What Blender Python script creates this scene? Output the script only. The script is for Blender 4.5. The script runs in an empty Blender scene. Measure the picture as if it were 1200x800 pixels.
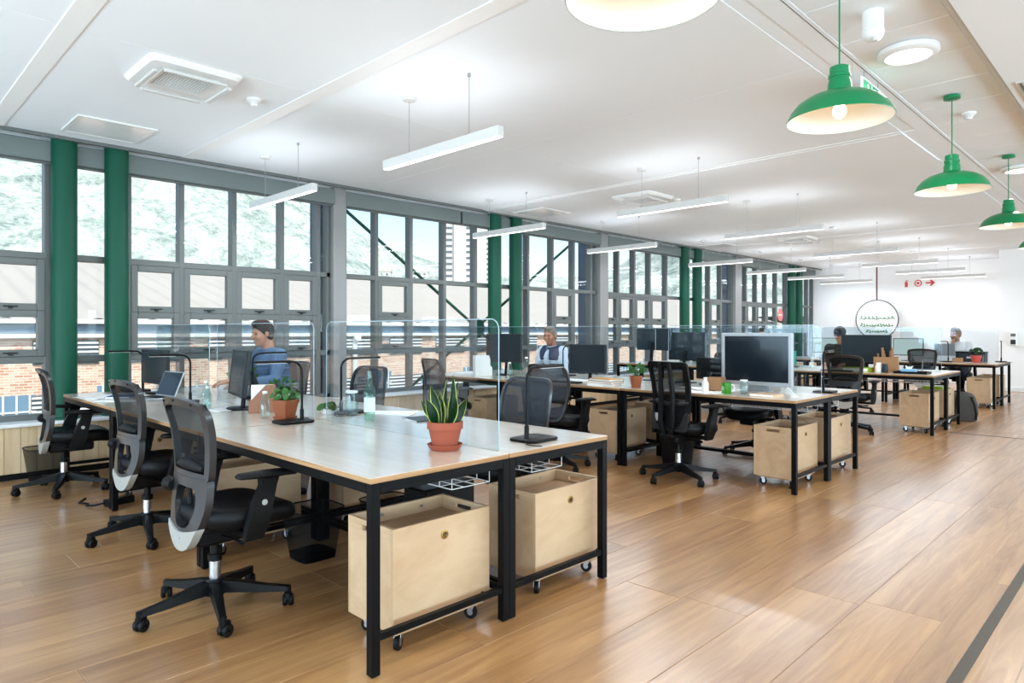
import bpy, bmesh, math, random
import numpy as np
from mathutils import Vector, Matrix, Euler

sc = bpy.context.scene
COL = sc.collection
R = math.radians
PI = math.pi
random.seed(11)
rng = np.random.default_rng(5)

# ------------------------------------------------------------------ camera, sky, sun, exposure
# the room: X = 0 under the camera, the window wall at X = -7.15, benches follow each other along +Y
cam_data = bpy.data.cameras.new('camera')
cam_data.sensor_width = 36.0
cam_data.lens = 36.0 * 786.0 / 1200.0
cam_data.shift_y = -0.01
cam_data.clip_start = 0.05
cam_data.clip_end = 8000
cam = bpy.data.objects.new('camera', cam_data)
COL.objects.link(cam)
cam.location = (0, 0, 1.29)
cam.rotation_euler = (R(90), 0, R(44.70))
sc.camera = cam

SKY_STRENGTH = 0.19
SUN_STRENGTH = 3.3
LAMP = 1.0                      # scales every lamp of the room
world = bpy.data.worlds.new('world')
sc.world = world
world.use_nodes = True
wn = world.node_tree
wn.nodes.clear()
w_out = wn.nodes.new('ShaderNodeOutputWorld')
w_bg = wn.nodes.new('ShaderNodeBackground')
w_sky = wn.nodes.new('ShaderNodeTexSky')
w_sky.sky_type = 'NISHITA'
w_sky.sun_disc = False
w_sky.sun_elevation = R(50)
w_sky.sun_rotation = R(105)
w_sky.air_density = 1.0
w_sky.dust_density = 1.5
wn.links.new(w_sky.outputs[0], w_bg.inputs['Color'])
w_bg.inputs['Strength'].default_value = SKY_STRENGTH
wn.links.new(w_bg.outputs[0], w_out.inputs['Surface'])

sun_data = bpy.data.lights.new('sun', 'SUN')
sun_data.energy = SUN_STRENGTH
sun_data.angle = R(0.6)
sun_data.color = (1.0, 0.95, 0.88)
sun = bpy.data.objects.new('sun', sun_data)
COL.objects.link(sun)
sun_dir = Vector((-0.62, 0.22, -0.76))        # from behind the building over its roof onto the houses opposite
sun.rotation_euler = sun_dir.to_track_quat('-Z', 'Y').to_euler()

# added fill lamps outside the unseen walls, tilted up to brighten the ceiling
FILL_RIGHT, FILL_BACK = 900.0, 560.0
def fill_light(name, loc, rot, sx, sy, power):
    d = bpy.data.lights.new(name, 'AREA'); d.shape = 'RECTANGLE'; d.size = sx; d.size_y = sy
    d.energy = power; d.color = (0.67, 0.845, 1.0)
    o = bpy.data.objects.new(name, d); COL.objects.link(o); o.location = loc; o.rotation_euler = rot
    return o
fill_light('fill_light_right', (5.0, 7.5, 1.1), (R(90+46), 0, R(90)), 20.0, 2.2, FILL_RIGHT)
fill_light('fill_light_back', (-1.6, -3.6, 1.1), (R(90+46), 0, 0), 11.0, 2.2, FILL_BACK)

sc.view_settings.view_transform = 'Standard'
sc.view_settings.look = 'None'
sc.view_settings.gamma = 1.0
sc.view_settings.use_curve_mapping = False
sc.view_settings.exposure = 0.64
sc.cycles.max_bounces = 10
sc.cycles.diffuse_bounces = 5
sc.cycles.glossy_bounces = 4
sc.cycles.transparent_max_bounces = 24
sc.cycles.transmission_bounces = 6
sc.cycles.caustics_reflective = False
sc.cycles.caustics_refractive = False
sc.cycles.sample_clamp_indirect = 6.0

# ------------------------------------------------------------------ mesh building
class MB:
    """collects simple shapes; build() links them as ONE mesh object"""
    def __init__(self):
        self.v = []; self.f = []; self.m = []

    def add(self, verts, faces, mi=0):
        o = len(self.v)
        self.v += [tuple(p) for p in verts]
        self.f += [tuple(o + i for i in f) for f in faces]
        self.m += [mi] * len(faces)
        return self

    def box(self, x0, y0, z0, x1, y1, z1, c=0.0, mi=0, M=None):
        if x1 < x0: x0, x1 = x1, x0
        if y1 < y0: y0, y1 = y1, y0
        if z1 < z0: z0, z1 = z1, z0
        c = min(c, (x1-x0)*.45, (y1-y0)*.45, (z1-z0)*.45)
        if c <= 0:
            vs = [(x, y, z) for x in (x0, x1) for y in (y0, y1) for z in (z0, z1)]
            fs = [(0,1,3,2), (4,6,7,5), (0,4,5,1), (2,3,7,6), (0,2,6,4), (1,5,7,3)]
        else:
            bm = bmesh.new()
            P = []
            for sx in (0, 1):
                for sy in (0, 1):
                    for sz in (0, 1):
                        X = (x0, x1)[sx]; Y = (y0, y1)[sy]; Z = (z0, z1)[sz]
                        dx = c*(1-2*sx); dy = c*(1-2*sy); dz = c*(1-2*sz)
                        P.append((X, Y+dy, Z+dz)); P.append((X+dx, Y, Z+dz)); P.append((X+dx, Y+dy, Z))
            bm.free()
            vs = P
            def I(sx, sy, sz, k): return ((sx*2+sy)*2+sz)*3+k
            fs = []
            for s in (0, 1):
                a = [I(s,0,0,0), I(s,1,0,0), I(s,1,1,0), I(s,0,1,0)]; fs.append(a if s else a[::-1])
                a = [I(0,s,0,1), I(0,s,1,1), I(1,s,1,1), I(1,s,0,1)]; fs.append(a if s else a[::-1])
                a = [I(0,0,s,2), I(1,0,s,2), I(1,1,s,2), I(0,1,s,2)]; fs.append(a if s else a[::-1])
            for a in (0, 1):
                for b in (0, 1):
                    q = [I(a,b,0,0), I(a,b,1,0), I(a,b,1,1), I(a,b,0,1)]; fs.append(q if (a ^ b) else q[::-1])
                    q = [I(a,0,b,0), I(a,0,b,2), I(a,1,b,2), I(a,1,b,0)]; fs.append(q if (a ^ b) else q[::-1])
                    q = [I(0,a,b,1), I(1,a,b,1), I(1,a,b,2), I(0,a,b,2)]; fs.append(q if (a ^ b) else q[::-1])
            for a in (0, 1):
                for b in (0, 1):
                    for d in (0, 1):
                        q = [I(a,b,d,0), I(a,b,d,1), I(a,b,d,2)]
                        fs.append(q if (a ^ b ^ d) else q[::-1])
        if M is not None:
            vs = [M @ Vector(p) for p in vs]
        return self.add(vs, fs, mi)

    def tube(self, path, r, n=8, mi=0, closed=False, cap=True, flat=1.0):
        P = [Vector(p) for p in path]
        k = len(P)
        rs = r if isinstance(r, (list, tuple)) else [r]*k
        T = []
        for i in range(k):
            if closed: d = P[(i+1) % k] - P[i-1]
            elif i == 0: d = P[1]-P[0]
            elif i == k-1: d = P[-1]-P[-2]
            else: d = (P[i+1]-P[i]).normalized() + (P[i]-P[i-1]).normalized()
            T.append(d.normalized() if d.length > 1e-9 else Vector((0, 0, 1)))
        a = Vector((0, 0, 1)) if abs(T[0].z) < .9 else Vector((1, 0, 0))
        u = (a - T[0]*a.dot(T[0])).normalized()
        vs = []
        for i in range(k):
            u = (u - T[i]*u.dot(T[i])).normalized()
            w = T[i].cross(u)
            for j in range(n):
                t = 2*PI*j/n
                vs.append(P[i] + u*(rs[i]*math.cos(t)) + w*(rs[i]*flat*math.sin(t)))
        fs = []
        for i in range(k if closed else k-1):
            i2 = (i+1) % k
            for j in range(n):
                j2 = (j+1) % n
                fs.append((i*n+j, i*n+j2, i2*n+j2, i2*n+j))
        if cap and not closed:
            fs.append(tuple(range(n))[::-1]); fs.append(tuple((k-1)*n+j for j in range(n)))
        return self.add(vs, fs, mi)

    def cyl(self, p0, p1, r0, r1=None, n=16, mi=0):
        return self.tube([p0, p1], [r0, r0 if r1 is None else r1], n, mi)

    def lathe(self, prof, n=24, c=(0, 0, 0), mi=0, closed=False, M=None, cap=True):
        vs = []; k = len(prof)
        for (r, z) in prof:
            for j in range(n):
                t = 2*PI*j/n
                vs.append(Vector((r*math.cos(t), r*math.sin(t), z)))
        if M is not None: vs = [M @ p for p in vs]
        vs = [p + Vector(c) for p in vs]
        fs = []
        for i in range(k if closed else k-1):
            i2 = (i+1) % k
            for j in range(n):
                fs.append((i*n+j, i*n+(j+1) % n, i2*n+(j+1) % n, i2*n+j))
        if cap and not closed:
            if prof[0][0] > 1e-6: fs.append(tuple(range(n))[::-1])
            if prof[-1][0] > 1e-6: fs.append(tuple((k-1)*n+j for j in range(n)))
        return self.add(vs, fs, mi)

    def ball(self, c, r, nu=12, nv=8, mi=0, M=None):
        rx, ry, rz = r if isinstance(r, (list, tuple)) else (r, r, r)
        vs = []
        for i in range(1, nv):
            a = -PI/2 + PI*i/nv
            for j in range(nu):
                t = 2*PI*j/nu
                vs.append(Vector((rx*math.cos(a)*math.cos(t), ry*math.cos(a)*math.sin(t), rz*math.sin(a))))
        vs += [Vector((0, 0, -rz)), Vector((0, 0, rz))]
        if M is not None: vs = [M @ p for p in vs]
        vs = [p + Vector(c) for p in vs]
        fs = []
        for i in range(nv-2):
            for j in range(nu):
                fs.append((i*nu+j, i*nu+(j+1) % nu, (i+1)*nu+(j+1) % nu, (i+1)*nu+j))
        b = (nv-1)*nu
        for j in range(nu):
            fs.append((b, (j+1) % nu, j)); fs.append((b+1, (nv-2)*nu+j, (nv-2)*nu+(j+1) % nu))
        return self.add(vs, fs, mi)

    def prism(self, pts, fn, mi=0):
        """pts: 2-D outline; fn(u, v, side) -> 3-D point, side 0 or 1"""
        n = len(pts)
        vs = [fn(u, v, 0) for u, v in pts] + [fn(u, v, 1) for u, v in pts]
        fs = [tuple(range(n))[::-1], tuple(range(n, 2*n))]
        for i in range(n):
            j = (i+1) % n
            fs.append((i, j, n+j, n+i))
        return self.add(vs, fs, mi)

    def band(self, inner, outer, fn, mi=0):
        """closed frame between two outlines with the same number of points; fn(u, v, side)"""
        n = len(inner)
        vs = [fn(u, v, 0) for u, v in inner] + [fn(u, v, 0) for u, v in outer] + \
             [fn(u, v, 1) for u, v in inner] + [fn(u, v, 1) for u, v in outer]
        fs = []
        for i in range(n):
            j = (i+1) % n
            fs += [(i, j, n+j, n+i), (2*n+i, 3*n+i, 3*n+j, 2*n+j),
                   (i, 2*n+i, 2*n+j, j), (n+i, n+j, 3*n+j, 3*n+i)]
        return self.add(vs, fs, mi)

    def grid(self, fn, nu, nv, mi=0):
        vs = [fn(i/nu, j/nv) for i in range(nu+1) for j in range(nv+1)]
        fs = [(i*(nv+1)+j, (i+1)*(nv+1)+j, (i+1)*(nv+1)+j+1, i*(nv+1)+j+1) for i in range(nu) for j in range(nv)]
        return self.add(vs, fs, mi)

    def loft(self, rings, mi=0, cap=True, closed_ring=True):
        n = len(rings[0]); vs = [p for r in rings for p in r]; fs = []
        for i in range(len(rings)-1):
            for j in range(n if closed_ring else n-1):
                fs.append((i*n+j, i*n+(j+1) % n, (i+1)*n+(j+1) % n, (i+1)*n+j))
        if cap and closed_ring:
            fs.append(tuple(range(n))[::-1]); fs.append(tuple((len(rings)-1)*n+j for j in range(n)))
        return self.add(vs, fs, mi)

    def mesh(self, name, mats, smooth=None, fix=True):
        me = bpy.data.meshes.new(name)
        me.from_pydata([tuple(p) for p in self.v], [], self.f)
        if not isinstance(mats, (list, tuple)): mats = [mats]
        for m in mats: me.materials.append(m)
        if len(mats) > 1:
            me.polygons.foreach_set('material_index', self.m)
        if fix:
            bm = bmesh.new(); bm.from_mesh(me)
            bmesh.ops.recalc_face_normals(bm, faces=bm.faces)
            bm.to_mesh(me); bm.free()
        if smooth:
            me.shade_smooth()
            me.set_sharp_from_angle(angle=R(smooth))
        me.update()
        return me

    def build(self, name, mats, parent=None, smooth=None, loc=None, rz=0.0, fix=True):
        return link(name, self.mesh(name, mats, smooth, fix), parent, loc, rz)


def link(name, me, parent=None, loc=None, rz=0.0):
    o = bpy.data.objects.new(name, me)
    COL.objects.link(o)
    if parent is not None: o.parent = parent
    if loc is not None: o.location = loc
    if rz: o.rotation_euler = (0, 0, rz)
    return o


def tag(o, label=None, cat=None, group=None, kind=None):
    if label: o['label'] = label
    if cat: o['category'] = cat
    if group: o['group'] = group
    if kind: o['kind'] = kind
    return o


def thing(name, label, cat, loc=(0, 0, 0), rz=0.0, group=None):
    o = bpy.data.objects.new(name, None)
    o.empty_display_size = 0.1
    COL.objects.link(o)
    o.location = loc; o.rotation_euler = (0, 0, rz)
    return tag(o, label, cat, group)


def copy_tree(o, label=None, loc=None, rz=None, group=None, parent=None):
    c = o.copy()
    COL.objects.link(c)
    if parent is not None: c.parent = parent
    for ch in o.children: copy_tree(ch, parent=c)
    if label: c['label'] = label
    if group: c['group'] = group
    if loc is not None: c.location = loc
    if rz is not None: c.rotation_euler = (c.rotation_euler[0], c.rotation_euler[1], rz)
    return c


class Maker:
    """first call builds the thing, the later calls copy it with its parts"""
    def __init__(self, fn): self.fn = fn; self.proto = {}
    def __call__(self, label, loc, rz=0.0, group=None, key=None):
        if key not in self.proto:
            o = self.fn(key) if key is not None else self.fn()
            self.proto[key] = o
            o.location = loc; o.rotation_euler = (0, 0, rz); o['label'] = label
            if group: o['group'] = group
            return o
        return copy_tree(self.proto[key], label, loc, rz, group)

# ------------------------------------------------------------------ materials
def new_mat(name):
    m = bpy.data.materials.new(name); m.use_nodes = True
    nt = m.node_tree
    return m, nt, nt.nodes['Principled BSDF']

def srgb(r, g, b):
    def f(c):
        c /= 255.0
        return c/12.92 if c <= .04045 else ((c+.055)/1.055)**2.4
    return (f(r), f(g), f(b), 1.0)

def N(nt, t, **kw):
    n = nt.nodes.new(t)
    for k, v in kw.items():
        if k in n.inputs: n.inputs[k].default_value = v
        else: setattr(n, k, v)
    return n

def plain(name, col, rough=0.5, metal=0.0, coat=0.0, noise=0.0, nscale=20.0, bump=0.0, bscale=60.0, spec=None):
    if spec is None: spec = 0.2 if max(col[:3]) < .06 else 0.5
    m, nt, b = new_mat(name)
    b.inputs['Base Color'].default_value = col
    b.inputs['Roughness'].default_value = rough
    b.inputs['Metallic'].default_value = metal
    b.inputs['Coat Weight'].default_value = coat
    b.inputs['Specular IOR Level'].default_value = spec
    tc = nt.nodes.new('ShaderNodeTexCoord')
    if noise:
        n = N(nt, 'ShaderNodeTexNoise', Scale=nscale, Detail=4.0)
        nt.links.new(tc.outputs['Object'], n.inputs['Vector'])
        hs = N(nt, 'ShaderNodeHueSaturation'); hs.inputs['Color'].default_value = col
        mr = N(nt, 'ShaderNodeMapRange'); mr.inputs['To Min'].default_value = 1-noise; mr.inputs['To Max'].default_value = 1+noise
        nt.links.new(n.outputs['Fac'], mr.inputs['Value']); nt.links.new(mr.outputs['Result'], hs.inputs['Value'])
        nt.links.new(hs.outputs['Color'], b.inputs['Base Color'])
    if bump:
        n2 = N(nt, 'ShaderNodeTexNoise', Scale=bscale, Detail=3.0)
        nt.links.new(tc.outputs['Object'], n2.inputs['Vector'])
        bp = N(nt, 'ShaderNodeBump', Strength=bump, Distance=0.01)
        nt.links.new(n2.outputs['Fac'], bp.inputs['Height']); nt.links.new(bp.outputs['Normal'], b.inputs['Normal'])
    return m

def wood(name, c1, c2, stretch=(14, 1.2, 14), rough=0.35, coat=0.0, coat_rough=0.25, coat_ior=1.55, vary=0.12, bump=0.05, contrast=(0.3, 0.72), knots=True):
    """grain along local Y; each object shifts the pattern and the tone a little"""
    m, nt, b = new_mat(name)
    tc = nt.nodes.new('ShaderNodeTexCoord'); oi = nt.nodes.new('ShaderNodeObjectInfo')
    mul = N(nt, 'ShaderNodeMath', operation='MULTIPLY'); mul.inputs[1].default_value = 57.0
    nt.links.new(oi.outputs['Random'], mul.inputs[0])
    add = N(nt, 'ShaderNodeVectorMath', operation='ADD')
    nt.links.new(tc.outputs['Object'], add.inputs[0]); nt.links.new(mul.outputs[0], add.inputs[1])
    mp = nt.nodes.new('ShaderNodeMapping'); mp.inputs['Scale'].default_value = stretch
    nt.links.new(add.outputs[0], mp.inputs['Vector'])
    n1 = N(nt, 'ShaderNodeTexNoise', Scale=1.6, Detail=6.0, Roughness=0.62, Distortion=0.9)
    nt.links.new(mp.outputs['Vector'], n1.inputs['Vector'])
    mp2 = nt.nodes.new('ShaderNodeMapping'); mp2.inputs['Scale'].default_value = (stretch[0]*.25, stretch[1]*.55, stretch[2]*.25)
    nt.links.new(add.outputs[0], mp2.inputs['Vector'])
    n2 = N(nt, 'ShaderNodeTexNoise', Scale=1.0, Detail=2.0)
    nt.links.new(mp2.outputs['Vector'], n2.inputs['Vector'])
    mx = N(nt, 'ShaderNodeMath', operation='ADD'); nt.links.new(n1.outputs['Fac'], mx.inputs[0])
    sc2 = N(nt, 'ShaderNodeMath', operation='MULTIPLY_ADD'); sc2.inputs[1].default_value = 0.8; sc2.inputs[2].default_value = -0.4
    nt.links.new(n2.outputs['Fac'], sc2.inputs[0]); nt.links.new(sc2.outputs[0], mx.inputs[1])
    cr = nt.nodes.new('ShaderNodeValToRGB')
    cr.color_ramp.elements[0].position = contrast[0]; cr.color_ramp.elements[0].color = c1
    cr.color_ramp.elements[1].position = contrast[1]; cr.color_ramp.elements[1].color = c2
    nt.links.new(mx.outputs[0], cr.inputs['Fac'])
    hs = nt.nodes.new('ShaderNodeHueSaturation')
    mr = N(nt, 'ShaderNodeMapRange'); mr.inputs['To Min'].default_value = 1-vary; mr.inputs['To Max'].default_value = 1+vary
    nt.links.new(oi.outputs['Random'], mr.inputs['Value']); nt.links.new(mr.outputs['Result'], hs.inputs['Value'])
    nt.links.new(cr.outputs['Color'], hs.inputs['Color']); nt.links.new(hs.outputs['Color'], b.inputs['Base Color'])
    b.inputs['Roughness'].default_value = rough
    b.inputs['Coat Weight'].default_value = coat
    b.inputs['Coat Roughness'].default_value = coat_rough
    b.inputs['Coat IOR'].default_value = coat_ior
    bp = N(nt, 'ShaderNodeBump', Strength=bump, Distance=0.004)
    nt.links.new(n1.outputs['Fac'], bp.inputs['Height']); nt.links.new(bp.outputs['Normal'], b.inputs['Normal'])
    return m

def emit(name, col, s):
    m = bpy.data.materials.new(name); m.use_nodes = True; nt = m.node_tree; nt.nodes.clear()
    o = nt.nodes.new('ShaderNodeOutputMaterial'); e = nt.nodes.new('ShaderNodeEmission')
    e.inputs['Color'].default_value = col; e.inputs['Strength'].default_value = s
    nt.links.new(e.outputs[0], o.inputs['Surface']); return m

def clear(name, tint, ior=1.45, rough=0.0, refl=1.0):
    """thin clear sheet: mirror by Fresnel, the rest passes straight through"""
    m = bpy.data.materials.new(name); m.use_nodes = True; nt = m.node_tree; nt.nodes.clear()
    o = nt.nodes.new('ShaderNodeOutputMaterial'); mx = nt.nodes.new('ShaderNodeMixShader')
    tr = nt.nodes.new('ShaderNodeBsdfTransparent'); tr.inputs['Color'].default_value = tint
    gl = nt.nodes.new('ShaderNodeBsdfGlossy'); gl.inputs['Roughness'].default_value = rough
    gl.inputs['Color'].default_value = (refl, refl, refl, 1)
    fr = N(nt, 'ShaderNodeFresnel', IOR=ior)
    geo = nt.nodes.new('ShaderNodeNewGeometry')
    # the same reflectance from both faces of the sheet
    iv = N(nt, 'ShaderNodeMath', operation='MULTIPLY_ADD'); iv.inputs[1].default_value = 1.0/ior - ior; iv.inputs[2].default_value = ior
    nt.links.new(geo.outputs['Backfacing'], iv.inputs[0]); nt.links.new(iv.outputs[0], fr.inputs['IOR'])
    nt.links.new(fr.outputs[0], mx.inputs[0]); nt.links.new(tr.outputs[0], mx.inputs[1]); nt.links.new(gl.outputs[0], mx.inputs[2])
    nt.links.new(mx.outputs[0], o.inputs['Surface']); return m

def sheer(name, col, alpha, rough=0.7, scale=None):
    """open weave: mesh cloth or wire gauze; alpha is how much of it is thread"""
    m, nt, b = new_mat(name)
    b.inputs['Base Color'].default_value = col; b.inputs['Roughness'].default_value = rough
    b.inputs['Alpha'].default_value = alpha; b.inputs['Specular IOR Level'].default_value = 0.15
    if scale:
        tc = nt.nodes.new('ShaderNodeTexCoord')
        ck = N(nt, 'ShaderNodeTexWave', Scale=scale, wave_type='BANDS', bands_direction='DIAGONAL')
        nt.links.new(tc.outputs['Object'], ck.inputs['Vector'])
        mr = N(nt, 'ShaderNodeMapRange'); mr.inputs['To Min'].default_value = alpha-.15; mr.inputs['To Max'].default_value = alpha+.15
        nt.links.new(ck.outputs['Fac'], mr.inputs['Value']); nt.links.new(mr.outputs['Result'], b.inputs['Alpha'])
    return m

M = {}
M['plank'] = wood('oak_floor', srgb(142, 97, 54), srgb(184, 138, 87), (11, .7, 11), rough=0.5, coat=0.9, coat_rough=0.25, coat_ior=1.85, vary=0.10, bump=0.06)
M['ply'] = wood('birch_plywood', srgb(188, 155, 119), srgb(206, 176, 141), (5, 2.2, 5), rough=0.42, vary=0.04, bump=0.02)
M['ply_in'] = wood('birch_plywood_inside', srgb(176, 142, 106), srgb(198, 166, 130), (5, 1.5, 5), rough=0.55, vary=0.04, bump=0.02)
M['ply_edge'] = wood('plywood_edge', srgb(146, 106, 66), srgb(186, 146, 102), (2, 2, 120), rough=0.5, vary=0.05, bump=0.03)
M['desktop'] = wood('pale_laminate_desktop', srgb(202, 186, 166), srgb(220, 207, 190), (1.5, 9, 9), rough=0.3, coat=1.0, coat_rough=0.2, coat_ior=1.9, vary=0.03, bump=0.02)
M['pine'] = wood('pale_timber_boards', srgb(206, 176, 136), srgb(228, 202, 166), (12, 12, 1.2), rough=0.5, vary=0.05, bump=0.04)
M['black_steel'] = plain('black_powder_coated_steel', srgb(7, 7, 8), 0.45, spec=0.12)
M['black_plastic'] = plain('black_plastic', srgb(8, 8, 9), 0.42, spec=0.18)
M['rubber'] = plain('black_rubber', srgb(11, 11, 12), 0.55)
M['leather'] = plain('black_seat_fabric', srgb(10, 12, 15), 0.45, bump=0.08, bscale=500)
M['chair_grey'] = plain('grey_chair_plastic', srgb(32, 33, 36), 0.32, coat=0.3, spec=0.6, bump=0.015, bscale=500)
M['chair_light'] = plain('pale_grey_chair_plastic', srgb(166, 165, 160), 0.4)
M['mesh'] = sheer('black_mesh_cloth', srgb(12, 13, 15), 0.82, scale=220)
M['mesh_dense'] = sheer('dense_black_mesh_cloth', srgb(12, 13, 15), 0.88, scale=220)
M['mesh_grey'] = sheer('grey_mesh_cloth', srgb(56, 60, 66), 0.86, scale=220)
M['bin_mesh'] = sheer('black_wire_gauze', srgb(10, 10, 10), 0.52, scale=160)
M['chrome'] = plain('chrome', srgb(205, 206, 208), 0.14, 1.0)
M['zinc'] = plain('zinc_plated_steel', srgb(178, 180, 182), 0.3, 1.0)
M['brass'] = plain('brass', srgb(170, 132, 66), 0.35, 1.0)
M['silver'] = plain('silver_aluminium', srgb(166, 168, 171), 0.34, 0.5)
M['white_wall'] = plain('white_wall_paint', srgb(248, 248, 248), 0.7, noise=0.01, nscale=2, bump=0.02, bscale=200)
M['white_ceiling'] = plain('white_ceiling_paint', srgb(245, 249, 253), 0.75, noise=0.012, nscale=1.5, bump=0.02, bscale=200)
M['ceil_tile'] = plain('white_ceiling_tile', srgb(241, 244, 247), 0.8, noise=0.02, nscale=60, bump=0.05, bscale=300)
M['ceil_strip'] = plain('white_cover_strip', srgb(248, 248, 247), 0.5)
M['white_plastic'] = plain('white_plastic', srgb(238, 238, 236), 0.35)
M['white_metal'] = plain('white_powder_coat', srgb(236, 236, 234), 0.35)
M['lamp_grey'] = plain('pale_grey_aluminium_profile', srgb(214, 213, 211), 0.4)
M['green_steel'] = plain('green_gloss_steel_paint', srgb(0, 76, 55), 0.5, spec=.3, noise=0.05, nscale=3, bump=0.02, bscale=30)
M['green_enamel'] = plain('green_enamel', srgb(0, 128, 76), 0.32)
M['enamel_white'] = plain('cream_enamel', srgb(250, 244, 230), 0.35)
M['frame'] = plain('grey_window_aluminium', srgb(98, 102, 100), 0.42, noise=0.03)
M['frame_dark'] = plain('dark_window_hardware', srgb(48, 50, 52), 0.4)
M['pelmet'] = plain('grey_roller_blind', srgb(112, 121, 119), 0.55, noise=0.03, nscale=4)
M['casing'] = plain('pale_grey_column_casing', srgb(146, 145, 144), 0.35, noise=0.02)
M['fin'] = plain('blue_grey_outside_pier', srgb(62, 82, 98), 0.5, noise=0.06, nscale=3)
M['glass'] = clear('window_glass', (0.95, 0.985, 0.985, 1), ior=1.22)
M['acrylic'] = clear('clear_acrylic', (0.93, 0.965, 0.985, 1), ior=1.5, refl=.6)
M['acrylic_edge'] = plain('frosted_acrylic_edge', srgb(160, 184, 196), 0.2)
M['bottle'] = clear('clear_bottle_glass', (0.88, 0.93, 0.92, 1))
M['bottle_green'] = clear('pale_green_bottle_glass', (0.80, 0.93, 0.86, 1))
M['terracotta'] = plain('terracotta', srgb(146, 70, 46), 0.7, noise=0.08, nscale=12, bump=0.06, bscale=80)
M['terracotta_orange'] = plain('orange_terracotta', srgb(140, 72, 36), 0.6, noise=0.06, nscale=12, bump=0.04, bscale=80)
M['red_pot'] = plain('coral_red_pot', srgb(186, 66, 54), 0.45)
M['soil'] = plain('potting_soil', srgb(48, 36, 28), 0.95, noise=0.3, nscale=80, bump=0.4, bscale=120)
M['leaf'] = plain('green_leaf', srgb(42, 92, 28), 0.4, noise=0.2, nscale=30)
M['leaf_dark'] = plain('dark_green_leaf', srgb(24, 54, 26), 0.4, noise=0.2, nscale=30)
M['screen_off'] = plain('switched_off_screen', srgb(40, 48, 54), 0.2, coat=0.1)
M['screen_dark'] = plain('dark_glossy_screen', srgb(20, 27, 34), 0.14, coat=0.2)
M['monitor_grey'] = plain('dark_grey_monitor_back', srgb(46, 52, 56), 0.45)
M['paper'] = plain('white_paper', srgb(240, 240, 238), 0.7)
M['paper_blue'] = plain('blue_notebook_cover', srgb(46, 82, 140), 0.5)
M['kraft'] = plain('brown_cardboard', srgb(156, 116, 80), 0.75, noise=0.05)
M['kraft_rose'] = plain('rosy_brown_card', srgb(148, 104, 82), 0.7, noise=0.04)
M['yellow'] = plain('yellow_book_cover', srgb(186, 134, 32), 0.5)
M['lime'] = plain('lime_green_plastic', srgb(146, 178, 22), 0.45)
M['mug_green'] = plain('green_glazed_ceramic', srgb(44, 132, 18), 0.25, coat=0.4)
M['teal'] = plain('teal_box_card', srgb(60, 178, 160), 0.5)
M['bag'] = plain('charcoal_backpack_cloth', srgb(70, 67, 63), 0.85, noise=0.15, bump=0.15, bscale=150)
M['bag_dark'] = plain('black_strap_webbing', srgb(30, 29, 29), 0.8)
M['skin'] = plain('skin', srgb(190, 134, 106), 0.5)
M['skin_tan'] = plain('tanned_skin', srgb(172, 114, 86), 0.5)
M['hair_dark'] = plain('dark_brown_hair', srgb(48, 36, 30), 0.6, noise=0.3, nscale=80, bump=0.3, bscale=120)
M['hair_grey'] = plain('greying_brown_hair', srgb(118, 104, 92), 0.6, noise=0.25, nscale=80, bump=0.3, bscale=120)
M['eye'] = plain('dark_eye', srgb(28, 22, 20), 0.2)
M['denim'] = plain('dark_trouser_cloth', srgb(32, 36, 46), 0.85, bump=0.1, bscale=250)
M['shirt_blue'] = plain('light_blue_shirt_cloth', srgb(96, 120, 150), 0.8, noise=0.05, bump=0.12, bscale=60)
M['shirt_grey'] = plain('pale_grey_shirt_cloth', srgb(206, 204, 202), 0.8, noise=0.04, bump=0.12, bscale=60)
M['shirt_white'] = plain('pale_blue_shirt_cloth', srgb(196, 212, 226), 0.8, bump=0.12, bscale=60)
M['vest'] = plain('navy_body_warmer_cloth', srgb(36, 52, 82), 0.7, bump=0.2, bscale=30)
M['jacket'] = plain('dark_olive_jacket_cloth', srgb(46, 44, 36), 0.8, noise=0.1, bump=0.12, bscale=60)
M['black_cloth'] = plain('black_jumper_cloth', srgb(34, 34, 38), 0.85, bump=0.12, bscale=60)
M['cap'] = plain('dark_cap_cloth', srgb(46, 46, 54), 0.8, bump=0.1, bscale=200)
M['sign_red'] = plain('red_sign_print', srgb(206, 52, 56), 0.5)
M['sign_green'] = plain('green_sign_print', srgb(52, 160, 112), 0.4)
M['sign_white'] = plain('white_sign_print', srgb(244, 246, 244), 0.4)
M['dark_rim'] = plain('dark_grey_rim', srgb(104, 104, 104), 0.4)
M['strap_brown'] = plain('dark_red_leather_strap', srgb(104, 62, 60), 0.6)
M['floor_strip'] = plain('dark_bronze_floor_strip', srgb(74, 68, 60), 0.5, 0.2, noise=0.05)
M['led'] = emit('led_diffuser', (1.0, 0.98, 0.95, 1), 3.0*LAMP)
M['led_panel'] = emit('round_led_diffuser', (1.0, 0.98, 0.95, 1), 2.2*LAMP)
M['bulb'] = emit('warm_bulb', (1.0, 0.86, 0.66, 1), 6.0*LAMP)
M['screen_on'] = emit('lit_screen', (0.66, 0.84, 0.80, 1), 0.45)


def area_light(parent, size, power, loc, down=True, col=(1, .97, .93), size_y=None, spread=180):
    d = bpy.data.lights.new('lamp_light', 'AREA')
    d.shape = 'RECTANGLE' if size_y else 'DISK'
    d.size = size
    if size_y: d.size_y = size_y
    d.energy = power*LAMP; d.color = col; d.spread = R(spread)
    o = bpy.data.objects.new('lamp_light', d); COL.objects.link(o)
    o.parent = parent; o.location = loc
    if not down: o.rotation_euler = (PI, 0, 0)
    return o
# ------------------------------------------------------------------ the setting
CEIL = 3.05
XW = -7.15          # face of the low timber wall under the windows
XG = -7.42          # glazing
YF = 19.7           # far wall
XR, YB = 4.2, -2.8  # unseen walls beside and behind the camera

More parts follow.
